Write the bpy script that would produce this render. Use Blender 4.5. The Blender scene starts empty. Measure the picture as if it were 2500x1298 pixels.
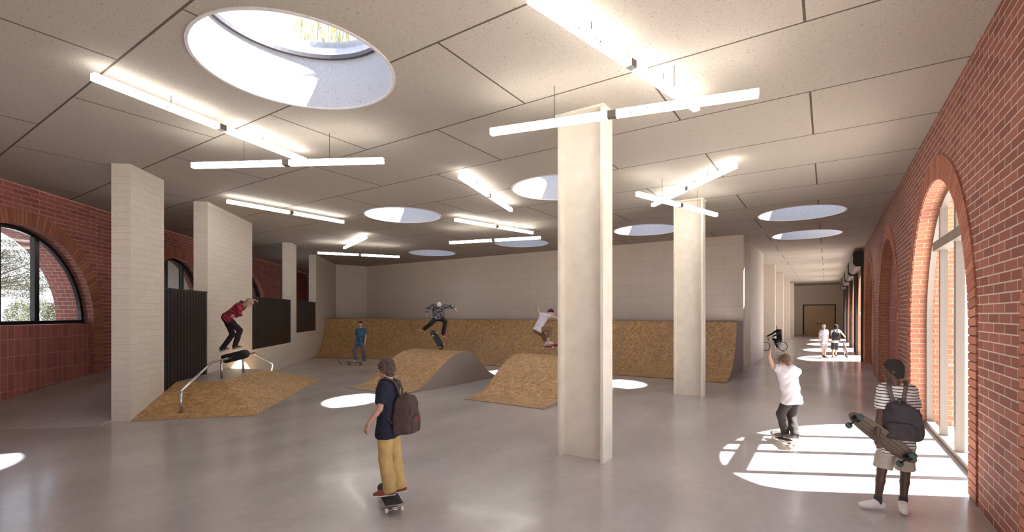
import bpy, bmesh, math, random
import numpy as np
from mathutils import Vector, Matrix
random.seed(7)
SC = bpy.context.scene
COL = SC.collection
PI = math.pi
# ------------------------------------------------------------------ camera, world, sun, exposure
F = 1153.0; CX = 1250.0; HY = 767.0; CH = 2.3
TH = math.radians(33.67); SN, CS = math.sin(TH), math.cos(TH)
cam_d = bpy.data.cameras.new('camera'); cam = bpy.data.objects.new('camera', cam_d); COL.objects.link(cam)
cam.location = (0, 0, CH); cam.rotation_euler = (PI/2, 0, TH)
cam_d.sensor_width = 36; cam_d.lens = 36*F/2500; cam_d.shift_y = (HY-649)/2500
cam_d.clip_start = .05; cam_d.clip_end = 500
SC.camera = cam
vs = SC.view_settings
SC.display_settings.display_device = 'sRGB'
vs.view_transform = 'Standard'; vs.look = 'None'; vs.gamma = 1; vs.use_curve_mapping = False
vs.exposure = 1.18
try:
    SC.cycles.use_denoising = True
    SC.cycles.max_bounces = 9; SC.cycles.diffuse_bounces = 6; SC.cycles.transparent_max_bounces = 12
    SC.cycles.sample_clamp_indirect = 6
    SC.cycles.caustics_reflective = False; SC.cycles.caustics_refractive = False
except Exception: pass
SKY = 1.8; SUN = 17.0; TUBE = 5.8
wd = bpy.data.worlds.new('sky'); SC.world = wd; wd.use_nodes = True
nt = wd.node_tree; nt.nodes.clear()
def N(nt, t, **k):
    n = nt.nodes.new(t)
    for a, b in k.items():
        if a.startswith('i_'):
            n.inputs[a[2:].replace('_', ' ')].default_value = b
        else: setattr(n, a, b)
    return n
wo = N(nt, 'ShaderNodeOutputWorld'); bg = N(nt, 'ShaderNodeBackground'); nt.links.new(bg.outputs[0], wo.inputs[0])
tc = N(nt, 'ShaderNodeTexCoord'); sx = N(nt, 'ShaderNodeSeparateXYZ'); nt.links.new(tc.outputs['Generated'], sx.inputs[0])
gr = N(nt, 'ShaderNodeValToRGB'); nt.links.new(sx.outputs[2], gr.inputs[0])
e = gr.color_ramp.elements; e[0].position = 0.0; e[0].color = (.80, .84, .90, 1); e[1].position = .8; e[1].color = (.24, .42, .74, 1)
nz = N(nt, 'ShaderNodeTexNoise'); nz.inputs['Scale'].default_value = 2.4; nz.inputs['Detail'].default_value = 5
nt.links.new(tc.outputs['Generated'], nz.inputs['Vector'])
cr = N(nt, 'ShaderNodeValToRGB'); cr.color_ramp.elements[0].position = .42; cr.color_ramp.elements[1].position = .60
nt.links.new(nz.outputs[0], cr.inputs[0])
mxs = N(nt, 'ShaderNodeMixRGB'); nt.links.new(cr.outputs[0], mxs.inputs[0]); nt.links.new(gr.outputs[0], mxs.inputs[1]); mxs.inputs[2].default_value = (.86, .87, .92, 1)
nt.links.new(mxs.outputs[0], bg.inputs[0]); bg.inputs[1].default_value = SKY
sd = bpy.data.lights.new('sun', 'SUN'); so = bpy.data.objects.new('sun', sd); COL.objects.link(so)
sd.energy = SUN; sd.angle = math.radians(.6); sd.color = (1, .97, .92)
so.location = (30, 15, 34)
SUNV = Vector((-.81, -.425, -1.0)).normalized()
so.rotation_euler = SUNV.to_track_quat('-Z', 'Y').to_euler()

# ------------------------------------------------------------------ frames
def CW(X, Z, h=0.0):                      # right of / in front of the viewpoint, height -> world
    return Vector((X*CS - Z*SN, X*SN + Z*CS, h))
def PX(px, py, Z):
    return CW((px-CX)/F*Z, Z, CH + (HY-py)/F*Z)
def DV(r, a, u):                          # direction: right, away, up
    return Vector((r*CS - a*SN, r*SN + a*CS, u)).normalized()
CEIL = 5.53
# ------------------------------------------------------------------ object helpers
def tag(o, label=None, cat=None, group=None, kind=None):
    if label: o['label'] = label
    if cat: o['category'] = cat
    if group: o['group'] = group
    if kind: o['kind'] = kind
    return o
def thing(name, label, cat, loc=(0, 0, 0), group=None, rot=None):
    o = bpy.data.objects.new(name, None); COL.objects.link(o); o.empty_display_size = .1
    if rot is None: o.location = loc
    else: o.matrix_world = Matrix.Translation(Vector(loc)) @ rot.to_4x4()
    o['local'] = 1 if rot is not None else 0
    tag(o, label, cat, group)
    return o
def root_off(p):
    while p is not None and p.parent is not None: p = p.parent
    if p is None or p.type != 'EMPTY' or p.get('local'): return Vector((0, 0, 0))
    return Vector(p.location)
def mk(name, V, Fc, mat, parent=None, uv=None, smooth=False, bevel=0):
    off = root_off(parent)
    me = bpy.data.meshes.new(name)
    if isinstance(V, np.ndarray):
        V = V - np.array(off)
        me.from_pydata(V.tolist(), [], Fc if isinstance(Fc, list) else Fc.tolist())
    else: me.from_pydata([tuple(Vector(v)-off) for v in V], [], [tuple(f) for f in Fc])
    if uv is not None:
        l = me.uv_layers.new(name='UVMap'); k = 0
        flat = []
        for f in uv:
            for c in f: flat += [c[0], c[1]]
        l.data.foreach_set('uv', flat)
    me.materials.append(mat)
    if smooth: me.polygons.foreach_set('use_smooth', [True]*len(me.polygons))
    o = bpy.data.objects.new(name, me); COL.objects.link(o)
    if parent is not None: o.parent = parent
    if bevel:
        b = o.modifiers.new('bevel', 'BEVEL'); b.width = bevel; b.segments = 2; b.limit_method = 'ANGLE'
    return o
class MB:
    def __init__(s): s.V = []; s.F = []; s.U = []
    def face(s, pts, uv=None):
        i = len(s.V); s.V += [Vector(p) for p in pts]; s.F.append(tuple(range(i, i+len(pts))))
        s.U.append(uv if uv else [(0, 0)]*len(pts))
    def box(s, o, u, v, w):               # origin corner + three edge vectors, uv in metres
        o, u, v, w = map(Vector, (o, u, v, w))
        c = [o, o+u, o+u+v, o+v, o+w, o+u+w, o+u+v+w, o+v+w]
        for f in ((0, 3, 2, 1), (4, 5, 6, 7), (0, 1, 5, 4), (1, 2, 6, 5), (2, 3, 7, 6), (3, 0, 4, 7)):
            p = [c[i] for i in f]; a = p[1]-p[0]; b = p[3]-p[0]
            if abs(a.z) > abs(b.z): p = p[1:]+p[:1]; a, b = p[1]-p[0], p[3]-p[0]
            d = a.normalized(); k = p[0].dot(d) if abs(d.z) < .9 else 0
            z0 = p[0].z
            s.face(p, [(p[0].dot(d), z0), (p[1].dot(d), p[1].z), (p[2].dot(d), p[2].z if abs((p[3]-p[0]).z) > 1e-6 else z0+b.length), (p[3].dot(d), p[3].z if abs((p[3]-p[0]).z) > 1e-6 else z0+b.length)])
    def cbox(s, c, x, y, z, rot=None):
        r = rot or Matrix.Identity(3); u = r@Vector((x, 0, 0)); v = r@Vector((0, y, 0)); w = r@Vector((0, 0, z))
        s.box(Vector(c)-u/2-v/2-w/2, u, v, w)
    def prism(s, poly, w):                # planar polygon extruded by w
        w = Vector(w); n = len(poly); P = [Vector(p) for p in poly]
        s.face(P[::-1]); s.face([p+w for p in P])
        for i in range(n):
            j = (i+1) % n; L = (P[j]-P[i]).length
            s.face([P[i], P[j], P[j]+w, P[i]+w], [(0, 0), (L, 0), (L, w.length), (0, w.length)])
    def tube(s, pts, r, n=10, closed=False):
        pts = [Vector(p) for p in pts]; m = len(pts); rings = []
        rr = r if isinstance(r, (list, tuple)) else [r]*m
        prev = None
        for i, p in enumerate(pts):
            if closed: t = (pts[(i+1) % m]-pts[i-1]).normalized()
            else:
                a = pts[max(i-1, 0)]; b = pts[min(i+1, m-1)]; t = (b-a).normalized()
            if prev is None:
                ax = Vector((0, 0, 1)) if abs(t.z) < .9 else Vector((1, 0, 0)); x = t.cross(ax).normalized()
            else: x = (prev - t*prev.dot(t)).normalized()
            prev = x; y = t.cross(x)
            base = len(s.V)
            for k in range(n): s.V.append(p+(x*math.cos(2*PI*k/n)+y*math.sin(2*PI*k/n))*rr[i])
            rings.append(base)
        for i in range(m if closed else m-1):
            a, b = rings[i], rings[(i+1) % m]
            for k in range(n):
                s.F.append((a+k, a+(k+1) % n, b+(k+1) % n, b+k)); s.U.append([(0, 0)]*4)
        if not closed:
            s.F.append(tuple(rings[0]+k for k in range(n))[::-1]); s.U.append([(0, 0)]*n)
            s.F.append(tuple(rings[-1]+k for k in range(n))); s.U.append([(0, 0)]*n)
    def build(s, name, mat, parent=None, smooth=False, bevel=0):
        return mk(name, s.V, s.F, mat, parent, s.U, smooth, bevel)

# ------------------------------------------------------------------ materials
def newmat(name):
    m = bpy.data.materials.new(name); m.use_nodes = True; nt = m.node_tree
    return m, nt, nt.nodes['Principled BSDF']
def plain(name, col, rough=.6, metal=0, noise=.0, nscale=30, bump=0, spec=.5, sheen=0):
    m, nt, p = newmat(name)
    p.inputs['Base Color'].default_value = (*col, 1); p.inputs['Roughness'].default_value = rough; p.inputs['Metallic'].default_value = metal
    p.inputs['Specular IOR Level'].default_value = spec
    tc = N(nt, 'ShaderNodeTexCoord'); nz = N(nt, 'ShaderNodeTexNoise'); nz.inputs['Scale'].default_value = nscale; nz.inputs['Detail'].default_value = 4
    nt.links.new(tc.outputs['Object'], nz.inputs['Vector'])
    if noise:
        mr = N(nt, 'ShaderNodeMapRange'); nt.links.new(nz.outputs[0], mr.inputs[0]); mr.inputs[1].default_value = .3; mr.inputs[2].default_value = .7
        mr.inputs[3].default_value = 1-noise; mr.inputs[4].default_value = 1+noise
        hs = N(nt, 'ShaderNodeHueSaturation'); hs.inputs['Color'].default_value = (*col, 1); nt.links.new(mr.outputs[0], hs.inputs['Value']); nt.links.new(hs.outputs[0], p.inputs['Base Color'])
    if bump:
        b = N(nt, 'ShaderNodeBump'); b.inputs['Strength'].default_value = bump; b.inputs['Distance'].default_value = .02
        nt.links.new(nz.outputs[0], b.inputs['Height']); nt.links.new(b.outputs[0], p.inputs['Normal'])
    return m
def noise(nt, vec, scale, detail=4, rough=.5):
    n = N(nt, 'ShaderNodeTexNoise'); n.inputs['Scale'].default_value = scale; n.inputs['Detail'].default_value = detail; n.inputs['Roughness'].default_value = rough
    if vec: nt.links.new(vec, n.inputs['Vector'])
    return n.outputs[0]
def ramp(nt, fac, stops):
    r = N(nt, 'ShaderNodeValToRGB'); nt.links.new(fac, r.inputs[0]); el = r.color_ramp.elements
    while len(el) < len(stops): el.new(.5)
    for q, (p, c) in zip(el, stops): q.position = p; q.color = (*c, 1) if len(c) == 3 else c
    return r.outputs[0]
def mix(nt, fac, a, b, mode='MIX'):
    m = N(nt, 'ShaderNodeMixRGB'); m.blend_type = mode
    for i, v in enumerate((fac, a, b)):
        if isinstance(v, (int, float)): m.inputs[i].default_value = v
        elif isinstance(v, tuple): m.inputs[i].default_value = (*v, 1)
        else: nt.links.new(v, m.inputs[i])
    return m.outputs[0]
def brickmat(name, c1, c2, cm, w, h, mortar, offset=.5, rough=.8, vary=.25, fine=60, bumpd=.01, smoothm=.1, speck=None, uvoff=(0, 0), spec=.3):
    m, nt, p = newmat(name)
    tc = N(nt, 'ShaderNodeTexCoord'); uv = tc.outputs['UV']
    mp = N(nt, 'ShaderNodeMapping'); mp.inputs['Location'].default_value = (uvoff[0]+40*w, uvoff[1]+40*h, 0); nt.links.new(uv, mp.inputs[0])
    b = N(nt, 'ShaderNodeTexBrick'); b.offset = offset; nt.links.new(mp.outputs[0], b.inputs['Vector'])
    b.inputs['Color1'].default_value = (*c1, 1); b.inputs['Color2'].default_value = (*c2, 1); b.inputs['Mortar'].default_value = (*cm, 1)
    b.inputs['Scale'].default_value = 1; b.inputs['Mortar Size'].default_value = mortar; b.inputs['Mortar Smooth'].default_value = smoothm
    b.inputs['Brick Width'].default_value = w; b.inputs['Row Height'].default_value = h; b.inputs['Bias'].default_value = 0
    n1 = noise(nt, tc.outputs['Object'], 1.3, 4); n2 = noise(nt, tc.outputs['Object'], fine, 5, .7)
    mr = N(nt, 'ShaderNodeMapRange'); nt.links.new(n2, mr.inputs[0]); mr.inputs[1].default_value = .25; mr.inputs[2].default_value = .75; mr.inputs[3].default_value = 1-vary; mr.inputs[4].default_value = 1+vary
    hs = N(nt, 'ShaderNodeHueSaturation'); nt.links.new(b.outputs[0], hs.inputs['Color']); nt.links.new(mr.outputs[0], hs.inputs['Value'])
    col = hs.outputs[0]
    if speck:
        n3 = noise(nt, tc.outputs['Object'], speck[0], 2, .6); f = ramp(nt, n3, [(speck[1], (0, 0, 0)), (speck[1]+.06, (1, 1, 1))])
        col = mix(nt, f, col, speck[2])
    nt.links.new(col, p.inputs['Base Color']); p.inputs['Roughness'].default_value = rough; p.inputs['Specular IOR Level'].default_value = spec
    ad = N(nt, 'ShaderNodeMath'); ad.operation = 'MULTIPLY_ADD'; nt.links.new(b.outputs['Fac'], ad.inputs[0]); ad.inputs[1].default_value = -1.0
    sc = N(nt, 'ShaderNodeMath'); sc.operation = 'MULTIPLY'; nt.links.new(n2, sc.inputs[0]); sc.inputs[1].default_value = .25; nt.links.new(sc.outputs[0], ad.inputs[2])
    bp = N(nt, 'ShaderNodeBump'); bp.inputs['Strength'].default_value = .8; bp.inputs['Distance'].default_value = bumpd
    nt.links.new(ad.outputs[0], bp.inputs['Height']); nt.links.new(bp.outputs[0], p.inputs['Normal'])
    return m
M = {}
M['brick_r'] = brickmat('red_brick', (.36, .135, .095), (.25, .088, .066), (.62, .51, .43), .385, .105, .0075, vary=.30)
M['brick_l'] = brickmat('dark_red_brick', (.46, .155, .120), (.32, .108, .088), (.66, .47, .40), .52, .12, .0065, vary=.28)
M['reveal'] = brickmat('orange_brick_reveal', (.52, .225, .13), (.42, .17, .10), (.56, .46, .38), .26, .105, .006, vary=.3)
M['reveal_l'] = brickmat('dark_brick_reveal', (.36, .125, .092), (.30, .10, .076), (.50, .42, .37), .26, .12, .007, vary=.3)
M['tile_l'] = brickmat('red_stacked_tiles', (.45, .160, .122), (.36, .126, .098), (.62, .42, .35), .19, .42, .005, offset=0, vary=.25)
M['whitebrick'] = brickmat('white_painted_brick', (.68, .61, .52), (.65, .58, .495), (.60, .535, .455), .40, .15, .004, vary=.06, fine=90, bumpd=.006, rough=.55, smoothm=.6)
M['block'] = brickmat('cream_block_wall', (.74, .64, .53), (.71, .61, .51), (.60, .515, .42), 1.0, .52, .008, vary=.06, fine=90, bumpd=.004, rough=.7, smoothm=.5)
M['ceil'] = brickmat('concrete_ceiling_panels', (.43, .375, .315), (.41, .36, .302), (.10, .075, .055), 3.65, 1.96, .014, vary=.16, fine=55, bumpd=.03, rough=.9, smoothm=.0,
                     speck=(42, .65, (.18, .14, .11)), uvoff=(.2+1.825, -.26))
M['plaster'] = plain('white_plaster', (.78, .70, .58), .7, noise=.05, nscale=8)
M['concrete_drum'] = brickmat('speckled_white_concrete', (.46, .445, .44), (.46, .445, .44), (.46, .445, .44), 5, 5, .0, vary=.14, fine=40, bumpd=.004, speck=(32, .64, (.28, .27, .28)))
M['greyside'] = plain('grey_painted_plywood', (.30, .25, .215), .75, noise=.22, nscale=120, bump=.1)
M['platform'] = plain('smooth_grey_platform', (.36, .31, .27), .35, noise=.12, nscale=6)
M['column'] = plain('cream_painted_steel', (.70, .64, .55), .42, noise=.07, nscale=4, bump=.03)
M['steel'] = plain('brushed_steel', (.62, .60, .58), .28, 1, noise=.1, nscale=40)
M['slat'] = plain('black_slat', (.016, .014, .014), .42, noise=.2, nscale=60)
M['slatback'] = plain('charcoal_backing', (.07, .062, .058), .6)
M['blackframe'] = plain('dark_bronze_frame', (.035, .03, .028), .28, .6)
M['greyframe'] = plain('taupe_frame', (.25, .205, .17), .38, .2)
M['box'] = plain('taupe_shutter_box', (.105, .085, .07), .45, .2)
M['post'] = plain('black_guide_rail', (.025, .022, .02), .5)
M['shutter'] = plain('pale_grey_boards', (.60, .57, .54), .5)
M['darkring'] = plain('dark_skylight_ring', (.10, .085, .085), .5)
M['curb'] = plain('pale_skylight_curb', (.62, .58, .56), .6, noise=.1, nscale=20)
M['door'] = plain('tan_door', (.64, .48, .28), .5, noise=.05, nscale=3)
M['black'] = plain('black', (.012, .011, .011), .45)
M['grass'] = plain('dry_grass', (.48, .42, .12), .8)
M['mortar'] = plain('dark_mortar', (.22, .14, .11), .9)  # darker than the wall mortar so the gaps between arch bricks show
def osbmat():
    m, nt, p = newmat('strand_board'); tc = N(nt, 'ShaderNodeTexCoord'); cols = []
    for ang, sc in ((.5, 1), (1.45, 1.15), (-.35, .9), (2.3, 1.05)):
        mp = N(nt, 'ShaderNodeMapping'); mp.inputs['Rotation'].default_value = (0, 0, ang); nt.links.new(tc.outputs['UV'], mp.inputs[0])
        mp2 = N(nt, 'ShaderNodeMapping'); mp2.inputs['Scale'].default_value = (9*sc, 70*sc, 1); mp2.inputs['Location'].default_value = (ang*9, ang*5, 0); nt.links.new(mp.outputs[0], mp2.inputs[0])
        v = N(nt, 'ShaderNodeTexVoronoi'); v.inputs['Scale'].default_value = 1; v.inputs['Randomness'].default_value = 1; nt.links.new(mp2.outputs[0], v.inputs['Vector'])
        sx = N(nt, 'ShaderNodeSeparateColor'); nt.links.new(v.outputs['Color'], sx.inputs[0]); cols.append((sx.outputs[0], sx.outputs[1]))
    c = cols[0][0]
    for a, b in cols[1:]:
        f = ramp(nt, b, [(.5, (0, 0, 0)), (.52, (1, 1, 1))]); c = mix(nt, f, c, a)
    col = ramp(nt, c, [(0, (.24, .125, .052)), (.3, (.40, .225, .092)), (.65, (.53, .315, .14)), (1, (.72, .49, .25))])
    big = noise(nt, tc.outputs['UV'], .8, 3); f = ramp(nt, big, [(.3, (.86, .86, .86)), (.7, (1.0, 1.0, 1.0))]); col = mix(nt, 1.0, col, f, 'MULTIPLY')
    nt.links.new(col, p.inputs['Base Color']); p.inputs['Roughness'].default_value = .5; p.inputs['Specular IOR Level'].default_value = .35
    bp = N(nt, 'ShaderNodeBump'); bp.inputs['Strength'].default_value = .3; bp.inputs['Distance'].default_value = .004; nt.links.new(c, bp.inputs['Height']); nt.links.new(bp.outputs[0], p.inputs['Normal'])
    return m
M['osb'] = osbmat()
def floormat():
    m, nt, p = newmat('polished_concrete'); tc = N(nt, 'ShaderNodeTexCoord'); ob = tc.outputs['Object']
    mp = N(nt, 'ShaderNodeMapping'); mp.inputs['Scale'].default_value = (1, .45, 1); mp.inputs['Rotation'].default_value = (0, 0, .6); nt.links.new(ob, mp.inputs[0])
    a = noise(nt, mp.outputs[0], .9, 5, .5); b = noise(nt, ob, 7, 5, .6)
    c1 = ramp(nt, a, [(.28, (.365, .330, .322)), (.5, (.425, .387, .377)), (.72, (.485, .443, .432))])
    c2 = ramp(nt, b, [(.3, (.95, .95, .95)), (.7, (1.04, 1.04, 1.04))]); col = mix(nt, 1, c1, c2, 'MULTIPLY')
    nt.links.new(col, p.inputs['Base Color'])
    g = noise(nt, ob, .55, 4, .55); h = noise(nt, ob, 5, 2, .5)
    s = N(nt, 'ShaderNodeMath'); s.operation = 'MULTIPLY_ADD'; nt.links.new(h, s.inputs[0]); s.inputs[1].default_value = .08; nt.links.new(g, s.inputs[2])
    r = ramp(nt, s.outputs[0], [(.40, (.262, .262, .262)), (.62, (.23, .23, .23)), (.78, (.17, .17, .17))]); nt.links.new(r, p.inputs['Roughness'])
    p.inputs['Specular IOR Level'].default_value = .55; p.inputs['Coat Weight'].default_value = .12; p.inputs['Coat Roughness'].default_value = .08
    bp = N(nt, 'ShaderNodeBump'); bp.inputs['Strength'].default_value = .012; bp.inputs['Distance'].default_value = .01; nt.links.new(b, bp.inputs['Height']); nt.links.new(bp.outputs[0], p.inputs['Normal'])
    return m
M['floor'] = floormat()
M['ground'] = plain('pale_paving', (.62, .60, .57), .8, noise=.08, nscale=3)
def vousmat():
    m, nt, p = newmat('arch_brick'); g = N(nt, 'ShaderNodeNewGeometry'); tc = N(nt, 'ShaderNodeTexCoord')
    c = ramp(nt, g.outputs['Random Per Island'], [(0, (.36, .125, .080)), (.5, (.45, .165, .10)), (1, (.54, .22, .135))])
    n2 = noise(nt, tc.outputs['Object'], 40, 5, .7); f = ramp(nt, n2, [(.3, (.7, .7, .7)), (.7, (1.2, 1.2, 1.2))])
    nt.links.new(mix(nt, 1, c, f, 'MULTIPLY'), p.inputs['Base Color']); p.inputs['Roughness'].default_value = .85
    bp = N(nt, 'ShaderNodeBump'); bp.inputs['Strength'].default_value = .5; bp.inputs['Distance'].default_value = .01; nt.links.new(n2, bp.inputs['Height']); nt.links.new(bp.outputs[0], p.inputs['Normal'])
    return m
M['vous'] = vousmat()
def glassmat(name, tint=(1, 1, 1), refl=1.0):
    m = bpy.data.materials.new(name); m.use_nodes = True; nt = m.node_tree; nt.nodes.clear()
    o = N(nt, 'ShaderNodeOutputMaterial'); t = N(nt, 'ShaderNodeBsdfTransparent'); t.inputs[0].default_value = (*tint, 1)
    g = N(nt, 'ShaderNodeBsdfGlossy'); g.inputs['Roughness'].default_value = .02; f = N(nt, 'ShaderNodeLayerWeight'); f.inputs[0].default_value = .12
    k = N(nt, 'ShaderNodeMath'); k.operation = 'MULTIPLY'; nt.links.new(f.outputs[0], k.inputs[0]); k.inputs[1].default_value = refl
    mx = N(nt, 'ShaderNodeMixShader'); nt.links.new(k.outputs[0], mx.inputs[0]); nt.links.new(t.outputs[0], mx.inputs[1]); nt.links.new(g.outputs[0], mx.inputs[2]); nt.links.new(mx.outputs[0], o.inputs[0])
    return m
M['glass'] = glassmat('window_glass', (.97, .98, .98)); M['glass_l'] = glassmat('tinted_window_glass', (.50, .53, .56), 1.3); M['skyglass'] = glassmat('skylight_glass', (.60, .655, .76), .3)
def tubemat():
    m = bpy.data.materials.new('lit_diffuser'); m.use_nodes = True; nt = m.node_tree; nt.nodes.clear()
    o = N(nt, 'ShaderNodeOutputMaterial'); e = N(nt, 'ShaderNodeEmission'); e.inputs[0].default_value = (1, .965, .91, 1)
    tc = N(nt, 'ShaderNodeTexCoord'); n = noise(nt, tc.outputs['Object'], 22, 1, .4); f = ramp(nt, n, [(.715, (1, 1, 1)), (.725, (.02, .02, .02))])
    k = N(nt, 'ShaderNodeMath'); k.operation = 'MULTIPLY'; nt.links.new(f, k.inputs[0]); k.inputs[1].default_value = TUBE
    nt.links.new(k.outputs[0], e.inputs[1]); nt.links.new(e.outputs[0], o.inputs[0]); return m
M['tube'] = tubemat()

# ------------------------------------------------------------------ structure
def struct(o): o['kind'] = 'structure'; return o
LU = Vector((-.6851, .7453, 0)).normalized(); LN = Vector((LU.y*-1, LU.x, 0)).normalized()   # along the angled walls, away from the room
if LN.x > 0: LN = -LN
K = 1.01235
LB0 = CW(-10.4, 0)            # brick wall line, t = K * depth
LP0 = CW(-6.606, 0)           # pier wall line
UP = Vector((0, 0, 1))
def arched_wall(name, O, u, n, t0, t1, H, arches, T, mat, reveal, ztop=None):
    """wall face and back with arched openings down to the floor, with brick reveals"""
    O = Vector(O); u = Vector(u); n = Vector(n); mb = MB()
    arches = sorted(arches); seg = 40
    def P(t, z, d): return O+u*t+n*d+UP*z
    def strip(ta, za, tb, zb):
        for d in (0, T):
            mb.face([P(ta, za, d), P(tb, zb, d), P(tb, H, d), P(ta, H, d)], [(ta, za), (tb, zb), (tb, H), (ta, H)])
    cur = t0; rev = MB()
    for c, r, sp in arches:
        if c-r > cur: strip(cur, 0, c-r, 0)
        pts = [(c-r*math.cos(PI*i/seg), sp+r*math.sin(PI*i/seg)) for i in range(seg+1)]
        for a, b in zip(pts, pts[1:]): strip(a[0], a[1], b[0], b[1])
        full = [(c-r, 0)]+pts+[(c+r, 0)]; L = 0
        for a, b in zip(full, full[1:]):
            l = math.hypot(b[0]-a[0], b[1]-a[1])
            rev.face([P(a[0], a[1], 0), P(b[0], b[1], 0), P(b[0], b[1], T), P(a[0], a[1], T)], [(0, L), (0, L+l), (T, L+l), (T, L)]); L += l
        cur = c+r
    strip(cur, 0, t1, 0)
    for t in (t0, t1): mb.face([P(t, 0, 0), P(t, H, 0), P(t, H, T), P(t, 0, T)])
    mb.face([P(t0, H, 0), P(t1, H, 0), P(t1, H, T), P(t0, H, T)])
    w = struct(mb.build(name, mat)); rv = rev.build('arch_reveal', reveal, w)
    rh = .38
    for c, r, sp in arches:
        ring = MB(); nb = int(round(PI*(r+rh/2)/.112)); g = .016; D = .020
        for i in range(nb):
            a0 = PI*i/nb; a1 = PI*(i+1)/nb; e0 = g/(r); 
            q = [(r+.004, a0+e0/2), (r+rh, a0+e0/2), (r+rh, a1-e0/2), (r+.004, a1-e0/2)]
            pl = [P(c-rr*math.cos(a), sp+rr*math.sin(a), -D) for rr, a in q]
            ring.prism(pl, n*(D+.02))
        nz = int(sp/.105)
        for sgn in (-1, 1):
            for i in range(nz):
                z0 = sp-(i+1)*.105+.005; ta = c+sgn*(r+.004); tb = c+sgn*(r+rh)
                ring.prism([P(ta, z0, -D), P(tb, z0, -D), P(tb, z0+.090, -D), P(ta, z0+.090, -D)], n*(D+.02))
        ring.build('arch_ring', M['vous'], w)
        bk = MB(); full = [(c-r, 0, 1)]
        inn = [(c-r, 0)]+[(c-r*math.cos(PI*i/seg), sp+r*math.sin(PI*i/seg)) for i in range(seg+1)]+[(c+r, 0)]
        R = r+rh; out = [(c-R, 0)]+[(c-R*math.cos(PI*i/seg), sp+R*math.sin(PI*i/seg)) for i in range(seg+1)]+[(c+R, 0)]
        for k in range(len(inn)-1):
            bk.face([P(*inn[k], -.006), P(*out[k], -.006), P(*out[k+1], -.006), P(*inn[k+1], -.006)])
        bk.build('arch_mortar', M['mortar'], w)
    return w
H = CEIL+.02
A_D = [(-3.88, 2.48, 2.04), (3.37, 2.48, 2.04), (10.62, 2.48, 2.04)]
A_N = [(17.88, 2.48, 2.04), (25.13, 2.48, 2.04)]
A_O = [(30.9, 2.3, 2.0), (37.9, 2.3, 2.0), (44.9, 2.3, 2.0), (51.9, 2.3, 2.0)]
TR = .7
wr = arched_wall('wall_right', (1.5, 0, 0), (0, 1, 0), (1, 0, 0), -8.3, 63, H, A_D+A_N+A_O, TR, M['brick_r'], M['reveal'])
for c, r, sp in A_N:                       # blind niches filled with stacked tiles
    mb = MB(); pts = [(c-r, 0)]+[(c-r*math.cos(PI*i/40), sp+r*math.sin(PI*i/40)) for i in range(41)]+[(c+r, 0)]
    for d in (.24, .6):
        mb.face([(1.5+d, t, z) for t, z in pts], [(t, z) for t, z in pts])
    mb.build('niche_panel', M['tile_l'], wr)
A_L = [(K*(11.8+7.16*i), 2.5, 2.04) for i in (-1, 0, 1, 2)]
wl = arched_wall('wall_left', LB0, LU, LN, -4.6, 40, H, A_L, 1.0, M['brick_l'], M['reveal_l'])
def Lb(t, d, z): return LB0+LU*t+LN*d+UP*z
def Lp(Z, d, z): return LP0+LU*(K*Z)+LN*d+UP*z
for c, r, sp in A_L:                       # tiled parapet below each lunette
    mb = MB(); mb.box(Lb(c-r, .10, 0), LU*2*r, LN*.9, UP*2.02); mb.build('tile_parapet', M['tile_l'], wl)
def arc(c, r, sp, n=40): return [(c-r*math.cos(PI*i/n), sp+r*math.sin(PI*i/n)) for i in range(n+1)]
def framed(name, O, u, n, c, r, sp, sill, d, fw, fd, mull, trans, mat, lower):
    O = Vector(O); u = Vector(u); n = Vector(n)
    def P(t, z, dd): return O+u*t+n*dd+UP*z
    root = thing(name, None, None, P(c, sill, d)); struct(root)
    mb = MB(); outer = arc(c, r-.002, sp); inner = arc(c, r-fw, sp)
    if lower: outer = [(c-r+.002, sill)]+outer+[(c+r-.002, sill)]; inner = [(c-r+fw, sill)]+inner+[(c+r-fw, sill)]
    for k in range(len(outer)-1):
        a, b, e, f = outer[k], outer[k+1], inner[k+1], inner[k]
        for dd in (d, d+fd): mb.face([P(*a, dd), P(*b, dd), P(*e, dd), P(*f, dd)])
        mb.face([P(*f, d), P(*e, d), P(*e, d+fd), P(*f, d+fd)]); mb.face([P(*a, d), P(*b, d), P(*b, d+fd), P(*a, d+fd)])
    mb.build('window_frame', mat, root)
    b = MB(); b.box(P(c-r+.01, sill, d-.02), u*(2*r-.02), n*(fd+.04), UP*fw); b.build('sill', mat, root)
    for mt, mw in mull:
        zt = sp+math.sqrt(max(0, (r-fw*.5)**2-(mt-c)**2))
        b = MB(); b.box(P(mt-mw/2, sill+fw*.5, d-.01), u*mw, n*(fd+.02), UP*(zt-sill-fw*.5)); b.build('mullion', mat, root)
    for ta, tb, z, hh in trans:
        b = MB(); b.box(P(ta, z, d-.09), u*(tb-ta), n*(fd+.10), UP*hh); b.build('transom', mat, root)
    g = MB(); o2 = arc(c, r-fw*.5, sp)
    if lower: o2 = [(c-r+fw*.5, sill+.03)]+o2+[(c+r-fw*.5, sill+.03)]
    g.face([P(t, z, d+fd*.5) for t, z in o2]); g.build('glass_pane', M['glass'] if lower else M['glass_l'], root)
    return root
for i, (c, r, sp) in enumerate(A_L):
    framed('window_%d' % (i+1), LB0, LU, LN, c, r, sp, 2.03, .26, .10, .09, [(c-1.55, .11), (c-.38, .26 if i == 1 else .16), (c+.80, .15)], [], M['blackframe'], False)
for i, (c, r, sp) in enumerate(A_D):
    framed('window_%d' % (i+5), (1.5, 0, 0), (0, 1, 0), (1, 0, 0), c, r, sp, 0.0, .24, .09, .09, [(c+.98, .11), (c-.27, .13), (c-1.52, .11)], [(c-1.52, c+1.1, 3.47, .16)], M['greyframe'], True)
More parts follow.
